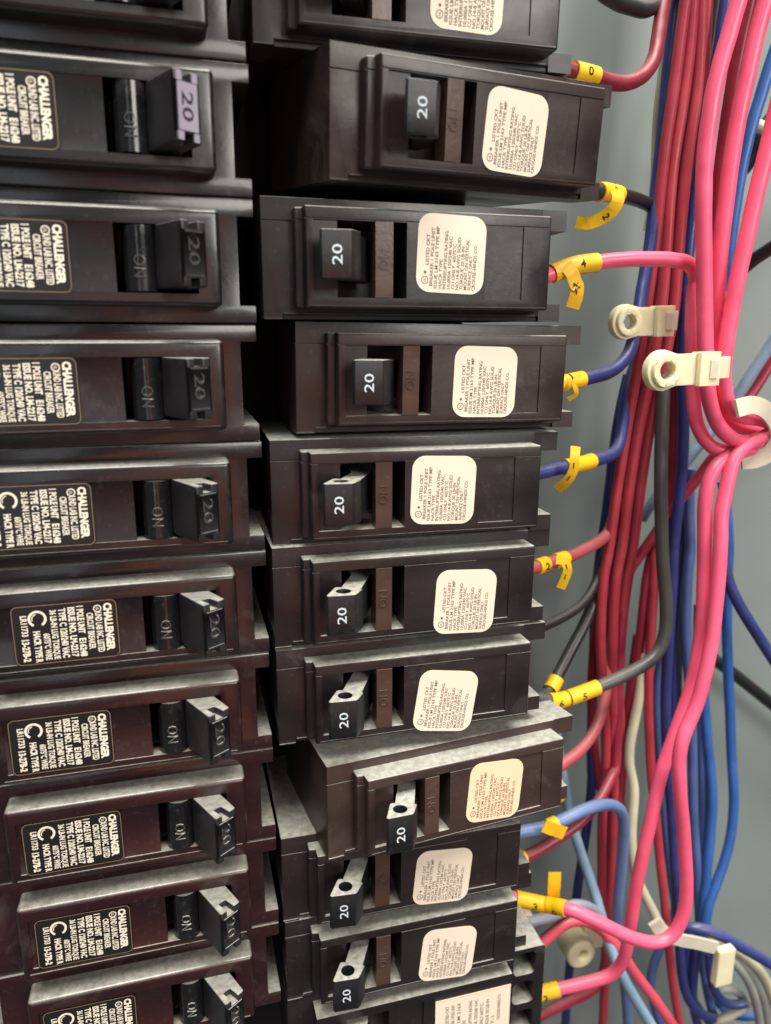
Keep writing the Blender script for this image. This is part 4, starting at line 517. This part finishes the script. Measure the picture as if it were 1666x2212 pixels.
{"c":"navy","d":3.9,"p":[[152.9,34.0,-264.9],[152.4,31.0,-260.7],[152.9,29.2,-258.2],[153.9,27.9,-256.5],[155.2,26.8,-255.4],[157.0,25.7,-255.0],[159.7,25.0,-255.6],[163.0,24.4,-257.0],[166.7,23.8,-259.1],[170.9,23.4,-262.0],[175.9,23.0,-265.7],[182.0,22.6,-270.2],[188.8,22.2,-275.3],[192.5,22.0,-278.0],[249.0,18.9,-319.2]],"l":"navy wire crossing over the white strap to the right edge","t":[]},
{"c":"navy","d":3.5,"p":[[130.8,54.0,-62.1],[130.1,54.1,-66.1],[129.4,54.2,-70.4],[128.8,54.3,-75.0],[128.3,54.4,-79.9],[128.0,54.5,-85.0],[127.7,54.6,-90.2],[127.5,54.7,-95.4],[127.3,54.8,-100.6],[127.1,54.9,-105.9],[126.8,55.0,-111.4],[126.3,55.1,-117.1],[125.9,55.2,-123.6],[125.6,55.3,-131.2],[125.7,55.4,-139.8],[125.9,55.5,-148.7],[126.3,55.6,-157.4],[126.7,55.7,-165.8],[127.2,55.8,-174.3],[127.6,55.9,-182.9],[128.1,56.0,-191.1],[128.6,56.1,-198.4],[129.1,56.2,-204.0],[129.5,56.3,-207.0],[129.8,56.4,-208.6],[129.9,56.5,-210.8],[130.0,56.6,-215.6],[129.8,56.7,-222.7],[129.4,56.8,-231.2],[128.9,56.9,-239.7],[128.3,57.0,-247.5],[127.8,57.1,-254.0],[127.5,57.2,-260.1],[127.2,57.3,-266.8],[127.0,57.4,-275.0],[126.9,57.5,-284.3],[126.8,57.6,-294.4],[126.7,57.7,-304.2],[126.8,57.8,-312.7],[126.9,57.9,-319.7],[127.1,58.0,-325.5],[129.5,59.2,-395.4]],"l":"navy wire running down left of all the red wires","t":[]},
{"c":"crimson","d":3.4,"p":[[126.1,54.0,-143.5],[125.7,54.1,-151.3],[125.5,54.3,-159.1],[125.6,54.4,-166.7],[126.0,54.5,-174.1],[126.7,54.7,-181.1],[127.6,54.8,-187.7],[128.6,54.9,-194.3],[129.9,55.1,-201.1],[131.2,55.2,-207.5],[132.2,55.3,-211.6],[132.8,55.5,-212.9],[133.3,55.6,-213.5],[134.2,55.7,-216.2],[135.6,55.9,-221.7],[137.4,56.0,-229.5]],"l":"dark crimson wire partly hidden left of the red bundle at lower height","t":[]},
{"c":"navy","d":3.6,"p":[[172.4,42.0,-274.0],[171.9,41.3,-277.2],[171.9,41.1,-280.9],[171.9,41.1,-284.8],[171.9,41.2,-288.7],[171.9,41.3,-292.6],[172.2,41.6,-296.9],[172.7,41.9,-301.5],[173.6,42.2,-306.3],[174.8,42.6,-311.2],[176.3,43.0,-316.1],[178.1,43.4,-320.8],[180.1,43.8,-325.5],[181.2,44.0,-327.9],[210.3,49.3,-391.4]],"l":"short navy wire below the white strap near the bottom edge","t":[]},
{"c":"navy","d":3.5,"p":[[173.2,36.0,-279.3],[173.7,35.8,-283.5],[174.4,35.6,-287.8],[175.5,35.4,-292.1],[177.0,35.2,-296.3],[179.1,35.0,-300.0],[181.7,34.8,-302.9],[184.5,34.6,-304.7],[187.1,34.4,-305.5],[189.4,34.2,-305.6],[191.4,34.0,-305.2]],"l":"navy wire curling right into the pale lugs at bottom","t":[]},
{"c":"skyblue","d":3.6,"p":[[194.9,15.5,15.7],[175.8,40.0,-47.0],[175.1,40.9,-49.3],[174.3,41.8,-51.8],[173.3,42.7,-54.5],[172.1,43.6,-57.5],[170.8,44.5,-60.6],[169.4,45.4,-63.8],[168.3,46.3,-66.9],[167.4,47.2,-69.5],[166.6,48.1,-72.0],[165.0,49.0,-75.1],[162.4,49.9,-79.3],[159.2,50.8,-83.9],[156.2,51.7,-88.4],[153.9,52.6,-92.3],[151.6,53.5,-95.9],[149.1,54.4,-99.6],[146.8,55.3,-103.1],[145.0,56.2,-106.4],[143.9,57.1,-109.3],[143.2,58.0,-112.0]],"l":"light steel blue wire slanting down behind the pink loops","t":[]},
{"c":"crimson","d":3.3,"p":[[215.5,46.0,7.1],[181.1,46.0,-53.8],[179.8,46.0,-56.1],[178.4,46.0,-58.6],[176.8,46.0,-61.3],[175.1,46.0,-64.2],[173.3,46.0,-67.0],[171.5,46.0,-69.6],[169.6,46.0,-71.9],[168.7,46.0,-73.1]],"l":"dark crimson wire beside the steel blue one at the right edge","t":[]},
{"c":"black","d":3.9,"p":[[184.0,-27.0,13.8],[161.1,28.0,-22.9],[160.6,29.2,-23.7],[160.1,30.4,-24.5],[159.5,31.6,-25.3],[159.0,32.8,-26.1],[158.4,34.0,-26.9],[157.8,35.2,-27.9],[157.3,36.4,-28.9],[156.9,37.6,-29.9],[156.6,38.8,-30.9],[156.5,40.0,-31.9]],"l":"glossy black wire entering at the right edge above the clips","t":[]},
{"c":"black","d":4.6,"p":[[221.7,32.6,68.1],[175.2,50.0,18.7],[173.6,50.6,17.0],[172.2,51.2,15.3],[171.0,51.8,13.7],[170.0,52.4,12.0],[169.5,53.0,10.2],[169.4,53.6,8.2],[169.4,54.2,6.3],[169.1,54.8,4.6],[168.6,55.4,3.1],[167.8,56.0,1.8]],"l":"black cable bending behind the blue wire at the upper right edge","t":[]},
{"c":"cream","d":3.8,"p":[[238.4,34.4,-6.5],[171.0,44.0,9.6],[168.9,44.3,10.1],[166.8,44.5,10.6],[164.9,44.8,11.1],[163.3,45.1,11.5],[162.1,45.3,11.9],[161.5,45.6,12.2],[161.3,45.9,12.4],[161.2,46.0,12.4]],"l":"short off-white wire end poking in at the upper right edge","t":[]},
{"c":"cream","d":2.6,"p":[[127.1,31.7,114.2],[133.2,50.0,46.9],[133.4,50.6,44.7],[133.7,51.1,42.3],[134.0,51.7,39.7],[134.3,52.3,36.8],[134.5,52.9,33.7],[134.6,53.4,30.5],[134.6,54.0,26.9],[134.7,54.6,23.1],[134.8,55.1,19.0],[135.1,55.7,14.8],[135.6,56.3,10.8],[136.2,56.9,6.7],[136.8,57.4,2.6],[137.4,58.0,-1.7],[137.7,58.6,-6.0],[137.8,59.1,-10.5],[137.6,59.7,-15.0],[137.5,60.0,-17.3]],"l":"thin cream wire along the left edge of the upper red bundle","t":[]},
{"c":"cream","d":3.5,"p":[[142.0,48.0,-157.7],[141.4,47.5,-161.5],[140.8,47.1,-165.5],[140.3,46.6,-169.6],[139.6,46.1,-173.9],[138.7,45.7,-178.6],[137.7,45.2,-183.5],[136.7,44.7,-188.4],[136.3,44.3,-193.1],[136.4,43.8,-197.1],[137.0,43.3,-200.4],[137.6,42.9,-203.2],[138.0,42.4,-206.0],[138.1,41.9,-209.6],[137.9,41.5,-214.0],[137.6,41.0,-218.7],[137.4,40.5,-223.0],[137.6,40.1,-227.1],[138.0,39.6,-231.3],[138.7,39.1,-235.6],[139.7,38.7,-239.7],[141.0,38.2,-243.4],[142.6,37.7,-246.8],[144.2,37.3,-250.0],[145.7,36.8,-253.0],[146.9,36.3,-255.5],[147.7,35.9,-257.4],[148.5,35.4,-258.9],[149.4,34.9,-260.3],[150.6,34.5,-261.8],[152.1,34.0,-263.3]],"l":"cream wire zigzagging down between the red wires to the white strap","t":[]},
{"c":"black","d":5.0,"p":[[177.3,66.0,-165.7],[181.0,66.0,-168.7],[184.7,66.0,-171.6],[188.4,66.0,-174.4],[192.2,66.0,-177.2],[196.1,66.0,-180.1],[200.4,66.0,-183.4],[205.3,66.0,-187.2],[211.0,66.0,-191.7],[217.5,66.0,-196.8],[224.6,66.0,-202.4],[279.6,66.0,-245.7]],"l":"thick dark cable far back slanting across the grey wall","t":[]},
{"c":"greywire","d":3.4,"p":[[170.3,34.0,-271.5],[173.4,32.5,-273.8],[177.0,32.0,-277.2],[180.8,31.9,-281.1],[184.2,31.8,-285.3],[187.4,31.9,-289.8],[190.6,32.2,-294.9],[193.5,32.5,-300.7],[196.2,32.9,-307.3],[198.8,33.5,-314.8],[201.2,34.0,-323.0],[220.8,38.1,-390.1]],"l":"grey wire curving down in the bottom right corner, nearest the pale block","t":[]},
{"c":"greywire","d":3.4,"p":[[174.0,35.0,-272.6],[177.0,33.5,-274.9],[180.7,32.9,-278.3],[184.6,32.7,-282.2],[188.2,32.6,-286.3],[191.6,32.5,-290.9],[194.9,32.7,-296.2],[197.9,32.9,-302.1],[200.7,33.2,-308.8],[203.2,33.6,-316.3],[205.4,34.0,-324.2],[224.2,37.4,-391.6]],"l":"grey wire in the middle of the bottom right corner bunch","t":[]},
{"c":"cream","d":3.6,"p":[[174.3,34.0,-270.8],[176.9,32.5,-272.4],[180.3,31.9,-275.1],[184.1,31.5,-278.3],[188.0,31.3,-282.0],[191.7,31.2,-286.0],[195.3,31.2,-290.6],[198.4,31.3,-295.8],[201.5,31.5,-302.2],[204.5,31.7,-309.4],[207.5,32.0,-317.4],[232.1,34.5,-382.9]],"l":"cream wire outermost in the bottom right corner bunch","t":[]},
{"c":"greywire","d":3.4,"p":[[181.0,40.0,-304.0],[182.2,38.5,-301.5],[184.2,37.9,-300.8],[186.7,37.7,-301.2],[189.3,37.6,-302.5],[191.5,37.4,-304.4],[193.3,37.4,-307.1],[195.0,37.8,-310.3],[195.7,38.0,-312.0]],"l":"short grey wire stub, upper one at the bottom lugs","t":[]},
{"c":"cream","d":3.4,"p":[[183.5,40.0,-318.2],[185.0,38.5,-316.0],[187.3,37.9,-314.9],[189.8,37.7,-314.0],[192.2,37.6,-313.0],[193.9,37.4,-311.6],[195.2,37.4,-310.5],[196.4,37.8,-309.7],[196.8,38.0,-309.3]],"l":"short pale wire stub, lower one at the bottom lugs","t":[]}]
def spline(pts, n=7):
    P = [Vector(p) for p in pts]; out = []
    E = [P[0]*2-P[1]] + P + [P[-1]*2-P[-2]]
    for i in range(len(P)-1):
        p0, p1, p2, p3 = E[i:i+4]
        # centripetal Catmull-Rom
        t0 = 0; t1 = t0+max((p1-p0).length, .01)**.5; t2 = t1+max((p2-p1).length, .01)**.5; t3 = t2+max((p3-p2).length, .01)**.5
        for j in range(n):
            t = t1+(t2-t1)*j/n
            A1 = p0*((t1-t)/(t1-t0))+p1*((t-t0)/(t1-t0)); A2 = p1*((t2-t)/(t2-t1))+p2*((t-t1)/(t2-t1)); A3 = p2*((t3-t)/(t3-t2))+p3*((t-t2)/(t3-t2))
            B1 = A1*((t2-t)/(t2-t0))+A2*((t-t0)/(t2-t0)); B2 = A2*((t3-t)/(t3-t1))+A3*((t-t1)/(t3-t1))
            out.append(B1*((t2-t)/(t2-t1))+B2*((t-t1)/(t2-t1)))
    out.append(P[-1]); return out
def tube(bm, c, r, n=12, caps=True):
    rings = []; up = None
    for i, p in enumerate(c):
        d = (c[min(i+1, len(c)-1)]-c[max(i-1, 0)]).normalized()
        if up is None: up = d.orthogonal().normalized()
        up = (up - d*up.dot(d)).normalized(); s = d.cross(up)
        rings.append([bm.verts.new(p+(up*math.cos(2*math.pi*k/n)+s*math.sin(2*math.pi*k/n))*r) for k in range(n)])
    for a, b in zip(rings, rings[1:]):
        for k in range(n): bm.faces.new((a[k], a[(k+1) % n], b[(k+1) % n], b[k]))
    if caps: bm.faces.new(rings[0][::-1]); bm.faces.new(rings[-1])
    return rings
def ribbon(bm, c, wd, th=.3, face=Vector((.25, 1, -.2)), crumple=0):
    rows = []
    for i, p in enumerate(c):
        d = (c[min(i+1, len(c)-1)]-c[max(i-1, 0)]).normalized(); s = d.cross(face).normalized(); n = s.cross(d).normalized()
        if n.y > 0: n = -n
        tw = crumple*math.sin(i*1.7+p.x); s = (s+n*tw).normalized()
        rows.append([bm.verts.new(p+s*a*wd/2*(1+.25*crumple*math.sin(i*2.3))+n*b*th) for a, b in ((-1, 0), (1, 0), (1, 1), (-1, 1))])
    for a, b in zip(rows, rows[1:]):
        for k in range(4): bm.faces.new((a[k], a[(k+1) % 4], b[(k+1) % 4], b[k]))
    bm.faces.new(rows[0][::-1]); bm.faces.new(rows[-1])
def sleeve(bm, c, r0, r1, n=16):
    """open tube with wall thickness"""
    A = tube(bm, c, r1, n, False); B2 = tube(bm, c, r0, n, False)
    for e in (0, -1):
        for k in range(n): bm.faces.new((A[e][k], A[e][(k+1) % n], B2[e][(k+1) % n], B2[e][k]))
GR = dict(pink='pink wires', coral='pink wires', red='red wires', red2='red wires', dred='red wires', crimson='red wires', navy='blue wires', blue='blue wires',
          midblue='blue wires', paleblue='blue wires', skyblue='blue wires', lilac='grey wires', greywire='grey wires', black='black wires', charcoal='black wires', cream='cream wires')
NS = 3
for g in WIRES:
    c = spline(g['p'], NS); r = g['d']/2
    bm = bmesh.new(); tube(bm, c, r)
    wire = finish('wire', bm, M_wire[g['c']]); tag(wire, g['l'], 'wire', GR[g['c']])
    for t in g['t']:
        i0 = max(0, int(round(t['a']*NS))); i1 = min(len(c)-1, int(round(t['b']*NS)))
        seg = c[i0:i1+1]
        bm = bmesh.new(); sleeve(bm, seg, r+.06, r+.45)
        sl = finish('number_sleeve', bm, M_yellow, wire)
        bm = bmesh.new(); k = 0
        mid = seg[len(seg)//2]; d = (seg[-1]-seg[0]).normalized(); rr = r+.48
        front = (Vector((0, -1, .1)) - d*d.dot(Vector((0, -1, .1)))).normalized(); side = front.cross(d)
        if side.z < 0: side = -side
        if t['s']:
            sgn = 1 if d.x >= 0 else -1; k = 1
            def wrap(u, v):
                a = (v-1.1)/rr; return mid + d*sgn*(u-.8) + (front*math.cos(a)+side*math.sin(a))*rr
            write(bm, t['s'], 2.2, 1.6, wrap, .02)
        if k: finish('number', bm, M_ink2, sl, False)
        else: bm.free()
        if t['tail']:
            tc = spline(t['tail'], 6); bm = bmesh.new(); ribbon(bm, tc, t['w']*.88, .25, crumple=.10)
            tl = finish('tag_tail', bm, M_yellow, wire)
            if t['ts']:
                bm = bmesh.new()
                for q, ch in enumerate(t['ts']):
                    idx = int(len(tc)*(.42+.28*q)) if len(t['ts']) > 1 else int(len(tc)*.5)
                    idx = min(idx, len(tc)-2); p = tc[idx]; dd = (tc[idx+1]-tc[idx-1]).normalized(); s = dd.cross(Vector((.25, 1, -.2))).normalized(); n = s.cross(dd).normalized()
                    if n.y > 0: n = -n
                    if s.x < 0: s = -s
                    write(bm, ch, t['w']*.52, 0, lambda u, v: p + n*.42 + s*(u-.35) - dd*(v-t['w']*.26), .02)
                finish('number', bm, M_ink2, tl, False)

# ------------------------------------------------------------------ nylon clips, straps and small pieces among the wires
def clip(loc, sc, Rr, hole, L, H, label, tail):
    """screw-down mount: rounded plate with countersunk eye, strap and head; sc = mm per unit"""
    root = empty('cable_clip', loc, (0, R(-1.5), R(4)))
    n = 14
    outline = [(Rr*math.cos(R(90+180*i/n)), Rr*math.sin(R(90+180*i/n))) for i in range(n+1)] + [(Rr*.75, -H*.93), (Rr*.75, H*.93)]
    bm = bmesh.new(); holed(bm, outline, [circle(.1, 0, hole*1.35, 24)], 0, 2.6, lambda u, v, a: (u, a, v))
    finish('mounting_pad', bevel(bm, .4, 3, None, 50), M_nylon, root)
    bm = bmesh.new(); o1 = circle(.1, 0, Rr*.80, 28); 
    holed(bm, o1, [circle(.1, 0, hole*1.08, 28)], -1.2, 2.0, lambda u, v, a: (u, a, v))
    finish('eye_boss', bevel(bm, .28, 3, None, 60), M_nylon, root)
    bm = bmesh.new(); box(bm, Rr*.75, L*.62, .3, 2.2, -H*.92, H*.92); finish('strap', bevel(bm, .5, 3), M_nylon, root)
    bm = bmesh.new(); box(bm, L*.62, L, -1.4, 2.4, -H, H); finish('head', bevel(bm, 1.0, 4), M_nylon, root)
    bm = bmesh.new(); box(bm, L*.80, L*.95, -1.75, -1.35, -H*.55, H*.55); finish('pawl', bevel(bm, .15), M_nylonc, root)
    bm = bmesh.new(); c = spline([(L*.98, .3, 0), (L+tail*.5, .2, 0.1), (L+tail, 1.2, .1), (L+tail*1.3, 5, .1)], 5)
    ribbon(bm, c, H*1.25, .8, Vector((0, 1, 0))); finish('strap_tail', bm, M_nylonc, root)
    tag(root, label, 'cable clip', 'nylon cable clips')
    return root
clip((113.6, 30, -46.0), 1, 4.9, 2.0, 15.0, 4.3, 'upper yellowed nylon clip on the red bundle, shorter tail', 2.2)
clip((112.1, 9, -58.6), 1, 5.3, 2.2, 16.6, 4.4, 'lower yellowed nylon clip strapping the pink bundle', 4.6)
root = empty('cable_tie', (150, 18, -78))
bm = bmesh.new(); ribbon(bm, spline([[138.3, 13.0, -69.4], [144.4, 14.3, -68.7], [150.4, 15.6, -70.3], [155.9, 16.9, -74.5], [158.2, 18.1, -78.8], [157.3, 19.4, -83.1], [153.8, 20.7, -85.4], [150.1, 22.0, -85.9]], 6), 5.0, 1.0)
for v in bm.verts: v.co -= Vector((150, 18, -78))
finish('strap', bm, M_nylonw, root)
tag(root, 'off-white strap loop gathering the pink wires at the right edge', 'cable tie', 'cable ties')
root = empty('cable_tie', (150, 18, -252))
bm = bmesh.new(); ribbon(bm, spline([[132.3, 18.0, -239.1], [135.0, 18.0, -243.1], [138.1, 17.0, -245.4], [143.2, 17.0, -248.3], [150.5, 18.0, -252.2], [159.4, 19.0, -257.2]], 6), 4.2, 1.1)
for v in bm.verts: v.co -= Vector((150, 18, -252))
finish('strap', bm, M_nylonw, root)
bm = bmesh.new(); box(bm, 10.6, 17.2, -.5, 2.4, -21.5, -7.0); finish('head', bevel(bm, .6, 3), M_nylon, root)
tag(root, 'white strap with pale rectangular block around the bottom blue wires', 'cable tie', 'cable ties')
root = empty('clip_knob', (117.5, 40, -265.3))
bm = bmesh.new(); holed(bm, circle(0, 0, 5.6, 26), [circle(.6, 0, 1.7, 18)], -5, 4, lambda u, v, a: (u, a, v)); finish('eye_boss', bevel(bm, .9, 3, None, 50), M_nylon, root)
bm = bmesh.new(); box(bm, 3.5, 11.5, 0, 4, -3.5, 6.5); finish('flange', bevel(bm, 1.6, 3), M_nylon, root)
tag(root, 'pale nylon knob with a centre hole low beside the breakers', 'clip', 'nylon cable clips')
root = empty('grommet', (90.5, 30, -240))
bm = bmesh.new(); holed(bm, circle(0, 0, 4.2, 24), [circle(0, 0, 1.9, 16)], -2, 4, lambda u, v, a: (u, a, v)); finish('rim', bevel(bm, .7, 3, None, 50), M_nylonw, root)
bm = bmesh.new(); holed(bm, circle(0, 0, 1.85, 16), [], -2.8, 2, lambda u, v, a: (u, a, v)); finish('plug', bevel(bm, .4, 2, None, 50), M_nylon, root)
tag(root, 'small translucent grommet tucked beside the lowest rounded-label breaker', 'grommet')


scene.render.resolution_x = 771; scene.render.resolution_y = 1024
